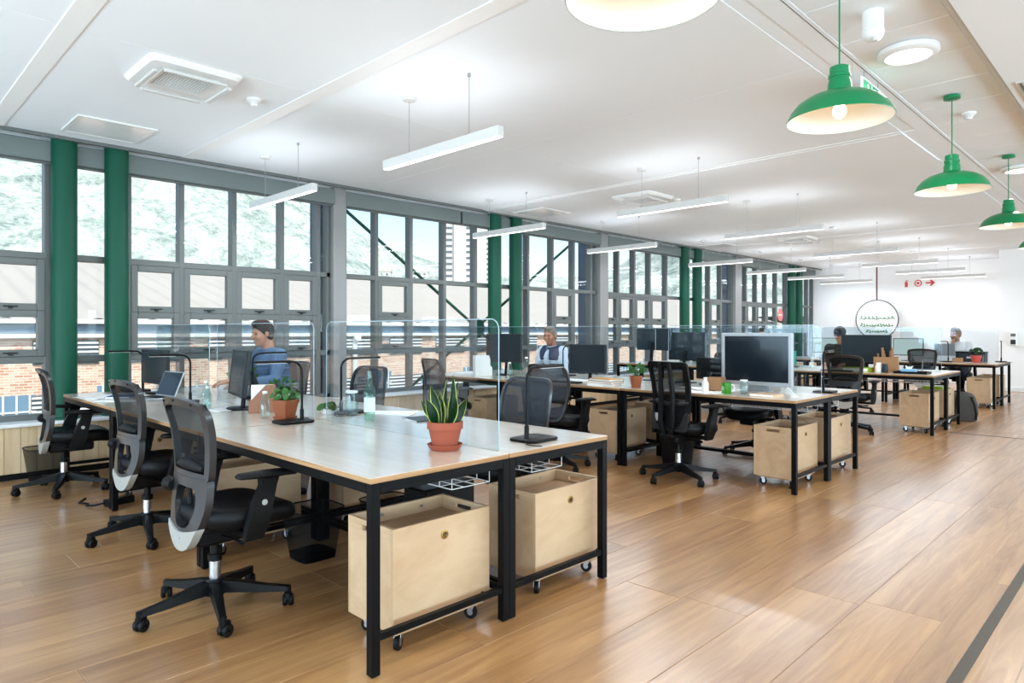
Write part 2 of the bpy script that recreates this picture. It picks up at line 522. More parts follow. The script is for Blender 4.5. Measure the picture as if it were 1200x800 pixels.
def structure(mb, name, mat, parent=None, smooth=None, loc=None):
    o = mb.build(name, mat, parent, smooth, loc)
    o['kind'] = 'structure'
    return o

# floor: a screed slab with wide oak planks laid along Y
floor = structure(MB().box(XW-0.3, YB-.2, -0.10, XR+.2, YF+.3, -0.006), 'floor', M['plank'])
PW, PL = 0.32, 2.5
plank_me = MB().box(0, 0, -0.012, PW-0.0022, PL-0.0022, 0.0, c=0.0016).mesh('plank', M['plank'])
plank_half = MB().box(0, 0, -0.012, PW-0.0022, PL*.55-0.0022, 0.0, c=0.0016).mesh('plank', M['plank'])
n_pl = 0
ix = 0
x = XW + 0.012
while x + PW < 0.6:
    row = 0
    y = -0.55 - random.random()*1.6
    first = True
    while y < YF - PL*0.5:
        # planks the picture can show: inside the view wedge
        ok = y + PL > 0.3 and (-x) > -0.2
        if ok:
            left = (-x)*.7034 + (y+PL)*.7107
            ang = math.atan2((y+PL*.5), -(x)+.001)
            if y + PL > 0.15*(-x) - .2 and (-x - PW) > 0.10*y - 0.4 and n_pl < 299:
                o = link('floor_plank', plank_me, floor, (x, y, 0)); n_pl += 1
                if y + PL > YF: o.scale = (1, (YF-y)/PL, 1)
        y += PL
    x += PW
# the rest of the floor outside those planks is one plain sheet just under their top
structure(MB().box(XW, YB, -0.006, XR, YF, -0.0025), 'floor_base', M['plank'], floor)

t = structure(MB().box(-0.60, YB, 0.0, -0.557, YF-2, 0.0035, c=.001), 'trim_1', M['floor_strip'])
t['label'] = 'dark metal threshold strip running along the floor by the aisle'; t['category'] = 'floor strip'
t = structure(MB().box(-2.05, 10.0, 0.0, 1.5, 10.035, 0.003, c=.001), 'trim_2', M['floor_strip'])
t['label'] = 'thin joint strip crossing the floor beside the third bench'; t['category'] = 'floor strip'

# walls
wl = structure(MB().box(XW-.30, YB, -0.1, XW-.022, YF, 0.455), 'wall_left', M['white_wall'])
bw = 0.118
board_me = MB().box(-0.022, 0.001, 0.055, 0.0, bw-0.001, 0.455, c=.003).mesh('timber_board', M['pine'])
k = 0; y = 0.2
while y < YF - bw:
    link('timber_board', board_me, wl, (XW, y, 0)); y += bw; k += 1
structure(MB().box(XW-.02, YB, 0.0, XW-.004, YF, 0.055), 'baseboard_left', M['black_plastic'])
structure(MB().box(XG+.02, YB, 0.455, XW+.025, YF, 0.485, c=.004), 'window_sill', M['white_metal'], wl)

structure(MB().box(XW-.35, YF, -.1, -2.70, YF+.2, CEIL+.2), 'wall_far', M['white_wall'])
structure(MB().box(-2.72, 17.75, -.1, XR+.2, 17.95, CEIL+.2), 'wall_far_aisle', M['white_wall'])
structure(MB().box(-2.72, 17.95, -.1, -2.6, YF, CEIL+.2), 'wall_return', M['white_wall'])
structure(MB().box(-2.70, 17.735, 0, XR, 17.75, .09, c=.004), 'baseboard_far', M['white_plastic'])

def glazed_wall(name, axis, pos, a0, a1, n):
    """unseen outer wall with a row of large windows added to let light in: solid sill, head and piers, glass between"""
    mb = MB(); gl = MB()
    d = .2 if axis == 'x' else -.2
    def bx(m, u0, u1, z0, z1, th=None):
        lo, hi = (pos, pos+d) if th is None else (pos+d*.4, pos+d*.4+.01)
        if axis == 'x': m.box(lo, u0, z0, hi, u1, z1)
        else: m.box(u0, lo, z0, u1, hi, z1)
    bx(mb, a0, a1, -.1, .5); bx(mb, a0, a1, 2.86, CEIL+.2)  # uplights added to brighten the ceiling; the bars themselves shine down only
    w = (a1-a0)/n
    for i in range(n):
        bx(mb, a0+i*w, a0+i*w+.35, .5, 2.86)
        bx(gl, a0+i*w+.35, a0+(i+1)*w, .5, 2.86, 1)
    bx(mb, a1-.3, a1, .5, 2.86)
    o = structure(mb, name, M['white_wall'])
    structure(gl, 'glass_pane', M['glass'], o)
glazed_wall('wall_right', 'x', XR, YB, 17.75, 6)
glazed_wall('wall_back', 'y', YB, XW-.3, XR+.2, 4)

# ceiling: plasterboard rafts, cover strips, a row of square tiles over the aisle
ceiling = structure(MB().box(XW-.35, YB-.2, CEIL+.075, XR+.2, YF+.3, CEIL+.25), 'ceiling', M['white_ceiling'])
strips_y = [0.96, 2.52, 6.66, 7.93, 13.05, 13.75, 17.0]
edges = [YB] + strips_y + [YF]
for a, b in zip(edges[:-1], edges[1:]):
    low = 0.0 if (b-a) > 1.5 or a < 2 else 0.012
    # each raft is split into two boards by a fine joint
    n = max(1, round((b-a)/2.6))
    for i in range(n):
        ya, yb = a + (b-a)*i/n, a + (b-a)*(i+1)/n
        for (xa, xb) in ((-7.13, -4.55), (-4.55, -1.72)):
            MB().box(xa+.0015, ya+.0015, CEIL-low, xb-.0015, yb-.0015, CEIL+.075, c=.001).build('ceiling_panel', M['white_ceiling'], ceiling)
for y in strips_y:
    MB().box(-7.12, y-.062, CEIL-.007, -1.72, y+.062, CEIL, c=.003).build('cover_strip', M['ceil_strip'], ceiling)
# margin beside the rafts: a shallow recessed channel, then a flat margin, then the tiles
for a, b in ((YB, 6.66), (7.93, 13.05), (13.75, YF)):
    MB().box(-1.72, a, CEIL+.004, -1.62, b, CEIL+.075).build('recessed_channel', M['white_ceiling'], ceiling)
for a, b in ((6.66, 7.93), (13.05, 13.75)):
    MB().box(-1.72, a, CEIL, -1.62, b, CEIL+.075).build('ceiling_panel', M['white_ceiling'], ceiling)
MB().box(-1.62, YB, CEIL, -1.495, YF, CEIL+.075).build('ceiling_margin', M['white_ceiling'], ceiling)
MB().box(-1.495, YB, CEIL-.001, -1.490, YF, CEIL+.075).build('edge_trim', M['frame'], ceiling)
MB().box(-1.490, YB, CEIL, -1.468, YF, CEIL+.075).build('ceiling_margin', M['white_ceiling'], ceiling)
tile_me = MB().box(0.002, 0.002, 0.004, .578, .578, .03, c=.004).mesh('ceiling_tile', M['ceil_tile'])
y = 1.47
while y < YF:
    link('ceiling_tile', tile_me, ceiling, (-1.47, y, CEIL)); y += .58
MB().box(-0.885, YB, CEIL-.012, -0.845, YF, CEIL+.075, c=.003).build('edge_trim', M['white_metal'], ceiling)
MB().box(-0.845, YB, CEIL-.05, -0.83, YF, CEIL+.075).build('edge_trim', M['lamp_grey'], ceiling)
MB().box(-0.83, YB, CEIL-.06, XR, YF, CEIL+.075).build('ceiling_panel', M['white_ceiling'], ceiling)
MB().box(-7.165, YB, CEIL-.03, -7.13, YF, CEIL+.075).build('shadow_trim', M['frame'], ceiling)

# ------------------------------------------------------------------ window wall
ZT, ZL, ZV = 1.98, 1.03, 1.48      # upper transom, lower transom, split of the vents
ZS, ZH = 0.485, 2.86               # sill and head
BAYS = [ # y0, y1, mullions, casements (pairs of y)
    (-2.6, 4.28, [-1.55, -.9, -.25, .30, .82, 1.38, 2.05, 2.55, 3.10, 3.655, 4.12], [(.30, .82), (.82, 1.38), (2.05, 2.55), (2.55, 3.10), (3.10, 3.655), (3.655, 4.12)]),
    (4.46, 9.62, [4.95, 5.505, 6.09, 6.685, 7.82, 8.41, 8.965, 9.45], [(4.95, 5.505), (8.41, 8.965)]),
    (9.86, 14.80, [10.265, 10.79, 11.32, 11.93, 13.70, 14.24], [(9.86, 10.265), (10.265, 10.79), (10.79, 11.32), (11.32, 11.93), (13.70, 14.24)]),
    (15.10, 19.7, [15.5, 16.05, 16.6, 17.22, 17.85, 18.75, 19.3], [(15.10, 15.5), (15.5, 16.05), (16.05, 16.6), (16.6, 17.22)]),
]
wlab = ['window bay nearest the camera, full of mountainside, with six casements',
        'second window bay from the camera, crossed by green bracing rods',
        'third window bay from the camera, four casements before a green column pair',
        'window bay next to the white far wall']
for bi, (y0, y1, muls, cas) in enumerate(BAYS):
    w = bpy.data.objects.new('window_%d' % (bi+1), None); COL.objects.link(w)
    w['kind'] = 'structure'; w['label'] = wlab[bi]; w['category'] = 'window'
    # outer frame
    mb = MB()
    mb.box(XG-.05, y0, ZH-.02, XG+.06, y1, ZH+.05, c=.004); mb.box(XG-.05, y0, ZS, XG+.05, y1, ZS+.05, c=.004)
    mb.box(XG-.05, y0, ZS, XG+.05, y0+.05, ZH, c=.004); mb.box(XG-.05, y1-.05, ZS, XG+.05, y1, ZH, c=.004)
    mb.build('outer_frame', M['frame'], w)
    for y in muls:
        MB().box(XG-.06, y-.026, ZS, XG+.055, y+.026, ZH, c=.004).build('mullion', M['frame'], w)
    MB().box(XG-.05, y0, ZT-.03, XG+.05, y1, ZT+.03, c=.004).build('transom', M['frame'], w)
    MB().box(XG-.05, y0, ZL-.032, XG+.05, y1, ZL+.032, c=.004).build('transom', M['frame'], w)
    cells = [y0] + muls + [y1]
    for a, b in zip(cells[:-1], cells[1:]):
        for (za, zb) in ((ZS, ZL), (ZL, ZT), (ZT, ZH)):
            if a < -1.6 and za > ZS: pass
            MB().box(XG-.004, a, za, XG+.004, b, zb).build('glass_pane', M['glass'], w)
    for a, b in cas:
        a += .02; b -= .02
        for (za, zb) in ((ZL+.032, ZV), (ZV, ZT-.03)):
            f = MB(); th = .062
            f.box(XG-.01, a, za, XG+.062, a+th, zb, c=.004); f.box(XG-.01, b-th, za, XG+.062, b, zb, c=.004)
            f.box(XG-.01, a+th, za, XG+.062, b-th, za+th, c=.004); f.box(XG-.01, a+th, zb-th, XG+.062, b-th, zb, c=.004)
            fo = f.build('casement_frame', M['frame'], w)
            ym = (a+b)/2
            h = MB(); h.box(XG+.06, ym-.055, za+.028, XG+.082, ym+.055, za+.04, c=.004)
            h.box(XG+.06, ym-.018, za+.012, XG+.08, ym+.018, za+.032, c=.004)
            h.build('handle', M['frame_dark'], fo)

# pelmet with rolled blinds above the glass
pel = MB()
po = structure(MB().box(XG-.06, YB, ZH+.04, XG+.02, YF, CEIL+.075), 'wall_left_head', M['white_wall'])
for i, (a, b) in enumerate(((-2.6, .2), (.2, 4.30), (4.46, 6.32), (6.36, 9.64), (9.86, 12.35), (12.39, 14.82), (15.10, 17.2), (17.24, 19.65))):
    r = thing('roller_blind', 'grey blind rolled up under the ceiling, ' + ['first along the windows, beyond the frame edge', 'above the mountain panes nearest the camera',
        'above the first three panes of the braced window', 'above the twin white towers', 'above the four casements of the third bay',
        'beside the third green column pair', 'above the four casements of the fourth bay', 'meeting the far white wall'][i], 'blind', (XG+.10, (a+b)/2, CEIL-.215))
    L = (b-a)/2
    MB().box(-.035, -L, .0, .035, L, .185, c=.008).build('cassette', M['pelmet'], r)
    MB().box(-.02, -L+.02, -.022, .0, L-.02, .0, c=.004).build('bottom_rail', M['frame'], r)

# column casings between bays
for i, (a, b) in enumerate(((4.285, 4.465), (9.62, 9.86), (14.80, 15.10))):
    o = structure(MB().box(XG-.05, a, ZS, XG+.12, b, CEIL, c=.006), 'trim_%d' % (i+3), M['casing'])
    o['label'] = ['pale grey boxed post between the first and second window bays', 'pale grey boxed post between the second and third window bays',
                  'pale grey boxed post between the third and fourth window bays'][i]; o['category'] = 'post'
for i, (a, b) in enumerate(((4.29, 4.40), (9.72, 9.92), (15.2, 15.42))):
    o = structure(MB().box(XG-.48, a, -1.5, XG-.28, b, 3.4, c=.01), 'outside_pier', M['fin'])
    o['label'] = ['blue-grey pier outside the glass, at the end of the nearest bay', 'blue-grey pier outside the glass, at the end of the braced bay',
                  'blue-grey pier outside the glass, at the end of the third bay'][i]; o['category'] = 'pier'

# green twin columns standing on the sill
def make_column():
    o = thing('green_column', '', 'column')
    MB().lathe([(.103, 0), (.103, 2.56)], 28).build('shaft', M['green_steel'], o, smooth=40)
    MB().lathe([(.125, 0), (.125, .016), (.106, .022)], 28).build('base_plate', M['green_steel'], o, smooth=40)
    return o
mk_column = Maker(make_column)
for y, lab in ((1.49, 'green round column nearest the camera, on the sill'), (1.92, 'second green round column from the camera, with a laptop desk before it'),
               (6.98, 'green round column beside the bracing disc, in the second pair'), (7.43, 'green round column on the far side of the second pair'),
               (12.46, 'green round column on the near side of the third pair'), (12.98, 'green round column on the far side of the third pair'),
               (17.93, 'green round column on the near side of the last pair'), (18.42, 'green round column nearest the far white wall')):
    mk_column(lab, (-7.275, y, .486))

# bracing rods outside the second bay
br = thing('cross_bracing', 'green steel rods crossing at a round disc outside the second window bay', 'bracing', (-7.62, 6.93, 1.34))
MB().lathe([(.0, -.02), (.15, -.02), (.15, .02), (.0, .02)], 32, M=Matrix.Rotation(PI/2, 4, 'Y')).build('disc', M['green_steel'], br, smooth=40)
for sy, sz in ((-1, 1), (1, 1), (-1, -1), (1, -1)):
    MB().cyl((0, sy*.11, sz*.08), (0, sy*2.45, sz*1.62), .022, n=10).build('rod', M['green_steel'], br, smooth=40)

# round red sticker on the glass of the last bay
st = thing('window_sticker', 'faded round red sticker on the glass of the last window bay', 'sticker', (XG+.006, 17.55, 1.72))
MB().lathe([(0, 0), (.17, 0), (.17, .002), (0, .002)], 28, M=Matrix.Rotation(PI/2, 4, 'Y')).build('disc', plain('faded_red_print', srgb(240, 140, 140), .6), st)
MB().box(.003, -.09, -.02, .005, .09, .02).build('bar', M['sign_white'], st)

# ------------------------------------------------------------------ outside
def brick_mat():
    m, nt, b = new_mat('pale_red_brickwork')
    tc = nt.nodes.new('ShaderNodeTexCoord')
    sp = nt.nodes.new('ShaderNodeSeparateXYZ'); cb = nt.nodes.new('ShaderNodeCombineXYZ')
    nt.links.new(tc.outputs['Object'], sp.inputs[0]); nt.links.new(sp.outputs['Y'], cb.inputs['X']); nt.links.new(sp.outputs['Z'], cb.inputs['Y'])
    bt = N(nt, 'ShaderNodeTexBrick', Scale=1.0)
    bt.inputs['Brick Width'].default_value = .26; bt.inputs['Row Height'].default_value = .095
    bt.inputs['Mortar Size'].default_value = .014
    bt.inputs['Color1'].default_value = srgb(178, 122, 96); bt.inputs['Color2'].default_value = srgb(206, 176, 152); bt.inputs['Mortar'].default_value = srgb(204, 194, 180)
    bt.inputs['Bias'].default_value = .1
    nt.links.new(cb.outputs[0], bt.inputs['Vector']); nt.links.new(bt.outputs['Color'], b.inputs['Base Color'])
    bp = N(nt, 'ShaderNodeBump', Strength=.3, Distance=.02); nt.links.new(bt.outputs['Fac'], bp.inputs['Height']); bp.invert = True
    nt.links.new(bp.outputs['Normal'], b.inputs['Normal'])
    b.inputs['Roughness'].default_value = .9
    return m
M['brick'] = brick_mat()
M['roof'] = plain('pale_fibre_cement_roof', srgb(170, 163, 153), .85, noise=.08, nscale=.5)
M['fascia_blue'] = plain('blue_grey_gutter', srgb(104, 124, 140), .5)
M['white_paint'] = plain('white_masonry_paint', srgb(206, 204, 198), .8)
M['dark_gap'] = plain('dark_louvre_gap', srgb(92, 104, 110), .7)
M['blue_glass'] = plain('blue_window_glass', srgb(104, 134, 156), .15)
M['street'] = plain('grey_street', srgb(140, 138, 134), .9, noise=.05)

gr = structure(MB().box(-900, -700, -6.2, -7.9, 900, -6.0), 'ground', M['street'])

XB = -28.0
bld = thing('brick_warehouse', 'pale brick warehouse across the street with a wide grey roof', 'building', (XB, 20, -6))
Y0, Y1 = -25.0, 70.0
z = 6.0
MB().box(-10, Y0, 0, 0, Y1, z+1.05).build('brick_wall', M['brick'], bld)
MB().box(-.1, Y0, z+1.05, .25, Y1, z+1.2, c=.02).build('eaves_band', M['white_paint'], bld)
MB().box(-.2, Y0, z+1.2, .12, Y1, z+1.55, c=.02).build('gutter', M['fascia_blue'], bld)
MB().box(-.2, Y0, z+1.55, .35, Y1, z+1.72, c=.02).build('eaves_band', M['white_paint'], bld)
# corrugated roof slope
def roof_fn(u, v):
    y = Y0 + (Y1-Y0)*u
    return (.3 - 15.3*v, y, z+1.72 + 3.55*v + .05*math.sin(u*(Y1-Y0)*2*PI/.9))
MB().grid(roof_fn, 640, 1).build('roof_slope', M['roof'], bld, smooth=60, fix=False)
MB().box(-15.6, Y0, z+5.2, -14.6, Y1, z+5.42, c=.05).build('ridge_cap', M['roof'], bld)
# louvre panels and windows along the wall
lou_frame = MB().box(0, -1.0, -.42, .06, 1.0, .42, c=.01).mesh('louvre_panel', M['dark_gap'])
slat = MB().box(.05, -.98, -.038, .12, .98, .038, c=.01).mesh('slat', M['white_paint'])
win_me = MB().box(0, -.55, -.85, .04, .55, .85, c=.01).mesh('window', M['blue_glass'])
bar_v = MB().box(.03, -.03, -.85, .07, .03, .85, c=.005).mesh('glazing_bar', M['white_paint'])
bar_h = MB().box(.03, -.55, -.03, .07, .55, .03, c=.005).mesh('glazing_bar', M['white_paint'])
i = 0; y = -6.0
while y < 44:
    lp = link('louvre_panel', lou_frame, bld, (0.0, y-20, z+.55))
    for kz in range(5):
        link('slat', slat, lp, (0, 0, -.32 + kz*.16))
    wz = link('window', win_me, bld, (0.0, y-20+1.5, z-1.75 if i % 2 else z-1.55))
    for q in (-.37, 0, .37): link('glazing_bar', bar_v, wz, (0, q*1.0, 0))
    for q in (-.28, .28): link('glazing_bar', bar_h, wz, (0, 0, q))
    lp2 = link('louvre_panel', lou_frame, bld, (0.0, y-20-.05, z-1.35))
    for kz in range(5):
        link('slat', slat, lp2, (0, 0, -.32 + kz*.16))
    y += 2.95; i += 1
for c in bld.children:
    if c.type == 'MESH' and c.name.split('.')[0] in ('brick_wall', 'eaves_band', 'gutter', 'roof_slope', 'ridge_cap'):
        c.location.y -= 20
# vent pipe with a cowl on the wall
MB().tube([(.3, -2.6, z-1.2), (.3, -2.6, z+.75), (.36, -2.6, z+.95), (.55, -2.6, z+1.0)], [.12, .12, .14, .17], 12).build('vent_pipe', M['white_paint'], bld, smooth=50)

# towers
def make_tower(dark):
    o = thing('tower_block', '', 'building')
    W = 15.0
    MB().box(-9, -W/2, -8, 0, W/2, 84, c=.05).build('shaft_wall', M['white_paint'], o)
    MB().box(0, -2.6, -8, 1.6, 2.6, 87, c=.05).build('stair_shaft', M['white_paint'], o)
    wm = MB().box(-.15, -1.5, -.62, .08, 1.5, .62, c=.03).mesh('window', M['dark_gap'])
    for s in range(26):
        link('window', wm, o, (0, -4.9, 2+s*2.95)); link('window', wm, o, (0, 5.0, 2+s*2.95))
    return o
mk_tower = Maker(make_tower)
mk_tower('nearer white tower block seen between the first two mullions past the bracing', (-250.7, 216.3, -6), rz=R(-42), key=1)
mk_tower('second white tower block standing behind a green column', (-287, 264, -6), rz=R(-42), key=1)

# small white houses at the foot of the mountain
def make_house():
    o = thing('white_house', '', 'building')
    MB().box(-8, -9, -8, 8, 9, 7).build('wall', M['white_paint'], o)
    MB().prism([(-8.6, 7), (8.6, 7), (0, 11)], lambda u, v, s: (u, -9.6+19.2*s, v)).build('roof', M['roof'], o)
    wm = MB().box(7.9, -1.2, -1, 8.1, 1.2, 1).mesh('window', M['dark_gap'])
    for yy in (-5.5, 0, 5.5):
        link('window', wm, o, (0, yy, 1)); link('window', wm, o, (0, yy, 4.6))
    return o
mk_house = Maker(make_house)
# mountain: a real slope rising from half a kilometre to a kilometre away
RID = [(-500, 30), (-150, 40), (0, 80), (200, 120), (330, 205), (369, 236), (385, 252), (400, 266), (436, 283), (477, 297), (515, 308), (560, 318),
       (600, 326), (640, 331), (670, 331), (700, 326), (720, 314), (740, 303), (757, 294), (775, 280), (800, 262), (830, 252), (900, 254), (960, 262), (1100, 290), (1300, 320)]
def ridge(px):
    for (a, b), (c, d) in zip(RID[:-1], RID[1:]):
        if a <= px <= c: return b + (d-b)*(px-a)/(c-a)
    return RID[-1][1]
from mathutils import noise as mnoise
def mount(u, v):
    px = -480 + 1700*u
    a = px-600
    dx, dy = -(552.9-.7107*a), (.7034*a+558.6)
    L = math.hypot(dx, dy); n_ = L/math.hypot(a, 786)
    elev = (388-ridge(px))/math.hypot(a, 786)
    r0, r1 = 520, 1150
    r = r0 + (r1-r0)*v
    ztop = 1.29 + elev*r1
    z0 = 12.0
    s = v**0.9
    zz = z0 + (ztop-z0)*s
    p = Vector((dx/L*r, dy/L*r, zz))
    k = v*(1-v)*4
    zz += k*(mnoise.fractal(p*.009, 1.0, 2.0, 6)*26 + mnoise.fractal(p*.03, 1.0, 2.0, 4)*9)
    return (dx/L*r, dy/L*r, zz)
def mount_back(u, v):
    x, y, zz = mount(u, 1.0)
    return (x*(1+.6*v), y*(1+.6*v), zz*(1-v) - 6*v)
mm, nt, b = new_mat('haze_paled_fynbos')  # distance haze is painted in by paling the slope colours
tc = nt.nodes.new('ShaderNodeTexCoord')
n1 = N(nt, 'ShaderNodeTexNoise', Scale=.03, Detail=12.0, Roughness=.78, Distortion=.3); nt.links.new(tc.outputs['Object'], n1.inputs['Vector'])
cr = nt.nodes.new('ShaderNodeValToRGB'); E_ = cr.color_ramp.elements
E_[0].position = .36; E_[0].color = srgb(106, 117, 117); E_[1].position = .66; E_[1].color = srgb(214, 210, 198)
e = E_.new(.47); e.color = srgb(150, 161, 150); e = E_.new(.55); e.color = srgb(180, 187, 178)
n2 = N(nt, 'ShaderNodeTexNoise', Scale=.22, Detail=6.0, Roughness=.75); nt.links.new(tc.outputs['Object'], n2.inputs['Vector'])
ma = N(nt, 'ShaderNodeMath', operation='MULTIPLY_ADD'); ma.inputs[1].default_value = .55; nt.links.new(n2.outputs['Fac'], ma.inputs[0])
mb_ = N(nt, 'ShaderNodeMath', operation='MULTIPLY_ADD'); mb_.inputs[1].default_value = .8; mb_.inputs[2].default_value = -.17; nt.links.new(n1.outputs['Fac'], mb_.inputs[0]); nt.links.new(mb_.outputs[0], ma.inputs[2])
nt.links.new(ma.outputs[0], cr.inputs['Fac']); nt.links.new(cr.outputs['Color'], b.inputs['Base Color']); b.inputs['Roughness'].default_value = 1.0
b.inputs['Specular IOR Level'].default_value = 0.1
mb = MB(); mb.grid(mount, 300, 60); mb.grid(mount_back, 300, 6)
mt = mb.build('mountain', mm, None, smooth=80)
tag(mt, 'haze-paled green rocky mountainside rising beyond the rooftops', 'mountain')

for px, v_, lab in ((448, .27, 'first white house at the mountain foot, in the first pane of the braced bay'), (462, .30, 'white house at the mountain foot beside the first one'),
      (492, .38, 'wide white house below the bare ridge'), (507, .42, 'white house nearest the tower blocks'),
      (628, .9, 'white house on the low skyline past the second column pair'), (656, .92, 'white house above the bracing rod on the low skyline'), (666, .88, 'white house farthest along the low skyline of the braced bay')):
    p = mount((px+480)/1700, v_)
    mk_house(lab, (p[0], p[1], p[2]-1.0), rz=R(-40))
# ------------------------------------------------------------------ benches of desks
TOP = 0.744
ROWS = [1.40, 5.30, 9.50, 13.46]
DEPTH = 0.722
UNITS = [(2.115, 1.655), (3.785, 1.655), (5.455, 1.40)]       # distance from the camera axis and length

def make_desk(L):
    """local: X along the bench, front edge at -Y"""
    o = thing('desk', '', 'desk')
    h = L/2; d = DEPTH/2
    MB().box(-h+.002, -d-.004, TOP-.0215, h-.002, d-.001, TOP-.0015, c=.001).build('plywood_core', M['ply_edge'], o)
    MB().box(-h+.003, -d-.003, TOP-.0015, h-.003, d-.002, TOP).build('desktop', M['desktop'], o)
    f = MB(); t = .038; zt = TOP-.0215
    f.box(-h+.04, -d, zt-.04, h-.04, -d+.025, zt, c=.002); f.box(-h+.04, d-.025, zt-.04, h-.04, d, zt, c=.002)
    f.box(-h, -d+.038, zt-.04, -h+.03, d-.038, zt, c=.002); f.box(h-.03, -d+.038, zt-.04, h, d-.038, zt, c=.002)
    f.build('top_frame', M['black_steel'], o)
    lm = MB().box(-t/2, -t/2, 0.004, t/2, t/2, zt, c=.002).mesh('leg', M['black_steel'])
    for sx in (-1, 1):
        for sy in (-1, 1):
            lg = link('leg', lm, o, (sx*(h-t/2), sy*(d-t/2), 0))
    fm = MB().lathe([(.016, 0), (.016, .005)], 12).mesh('foot_pad', M['rubber'])
    for sx in (-1, 1):
        MB().box(sx*(h-t/2)-.013, -d+t, .128, sx*(h-t/2)+.013, d-t, .154, c=.002).build('stretcher', M['black_steel'], o)
    MB().box(-h+t, d-t/2-.013, .128, h-t, d-t/2+.013, .154, c=.002).build('stretcher', M['black_steel'], o)
    return o
mk_desk = Maker(make_desk)
row_word = ['front bench', 'second bench', 'third bench', 'rearmost bench']
unit_word = ['aisle end', 'middle', 'window end']
side_word = ['camera side', 'far side']
for r, y0 in enumerate(ROWS):
    for u, (w0, L) in enumerate(UNITS):
        for s in (0, 1):
            lab = 'pale plywood desk on black steel legs, %s, %s, %s' % (row_word[r], unit_word[u], side_word[s])
            mk_desk(lab, (-(w0+L/2), y0 + DEPTH/2 + s*(DEPTH+.002), 0), rz=PI*s, group='plywood desks of the benches', key=L)

def YM(r): return ROWS[r] + DEPTH + .001      # line between the two desks of a bench

# clear screens along the middle of each bench
def make_screen(L):
    o = thing('acrylic_screen', '', 'screen')
    h = L/2; rr = .05
    pts = [(-h, 0), (h, 0)]
    for k in range(7):
        a = PI/2*k/6; pts.append((h-rr+rr*math.cos(a), .60-rr+rr*math.sin(a)))
    for k in range(7):
        a = PI/2+PI/2*k/6; pts.append((-h+rr+rr*math.cos(a), .60-rr+rr*math.sin(a)))
    MB().prism(pts, lambda u, v, s: (u, -.003+.006*s, v+.002)).build('sheet', M['acrylic'], o)
    e = MB()
    path = [(u, 0, v+.002) for u, v in pts[1:]] + [(-h, 0, .002)]
    e.tube(path, .0022, 6); e.build('polished_edge', M['acrylic_edge'], o)
    br_ = []
    for k in range(9):
        a = PI/2*k/8; br_.append((.16*math.cos(a), .15*math.sin(a)))
    fin = [(0, 0)] + br_
    for sx in (-.36, .36):
        b = MB().prism([(0.004, 0.0), (.09, 0.0), (.085, .05), (.06, .10), (.03, .135), (.004, .15)], lambda u, v, s: (sx*L-.002+.004*s, -u, v+.001)).build('bracket', M['acrylic'], o)
    return o
mk_screen = Maker(make_screen)
scr_word = ['nearest the aisle', 'in the middle', 'nearest the windows']
for r in range(4):
    for u, (w0, L) in enumerate(UNITS):
        mk_screen('clear upright screen %s of the %s' % (scr_word[u], row_word[r]), (-(w0+L/2), YM(r), TOP), key=round(L-.14, 3), group='clear desk screens')

# white wire cable baskets under the desks
def make_tray():
    o = thing('cable_basket', '', 'cable basket')
    w = MB(); L = .42; D = .11; H = .075; r = .0022
    for z in (0, -H):
        w.tube([(-L, -D, z), (L, -D, z), (L, D, z), (-L, D, z)], r, 5, closed=True)
    for k in range(11):
        x = -L + 2*L*k/10
        w.tube([(x, -D, 0), (x, -D, -H), (x, D, -H), (x, D, 0)], r, 5)
    for yy in (-.04, .03):
        w.tube([(-L, yy, -H), (L, yy, -H)], r, 5)
    w.build('wire_grid', M['white_metal'], o, smooth=50)
    h = MB()
    for x in (-.3, .3):
        for yy in (-D, D): h.tube([(x, yy, -.01), (x, yy, .034)], .003, 6)
    h.build('hanger', M['white_metal'], o)
    return o
mk_tray = Maker(make_tray)
zt_ = TOP-.0215-.035
for r in range(3):
    for s in (0, 1):
        mk_tray('white wire cable basket slung under the %s, aisle end, %s' % (row_word[r], side_word[s]), (-2.62, YM(r)-.155+.50*s, zt_))

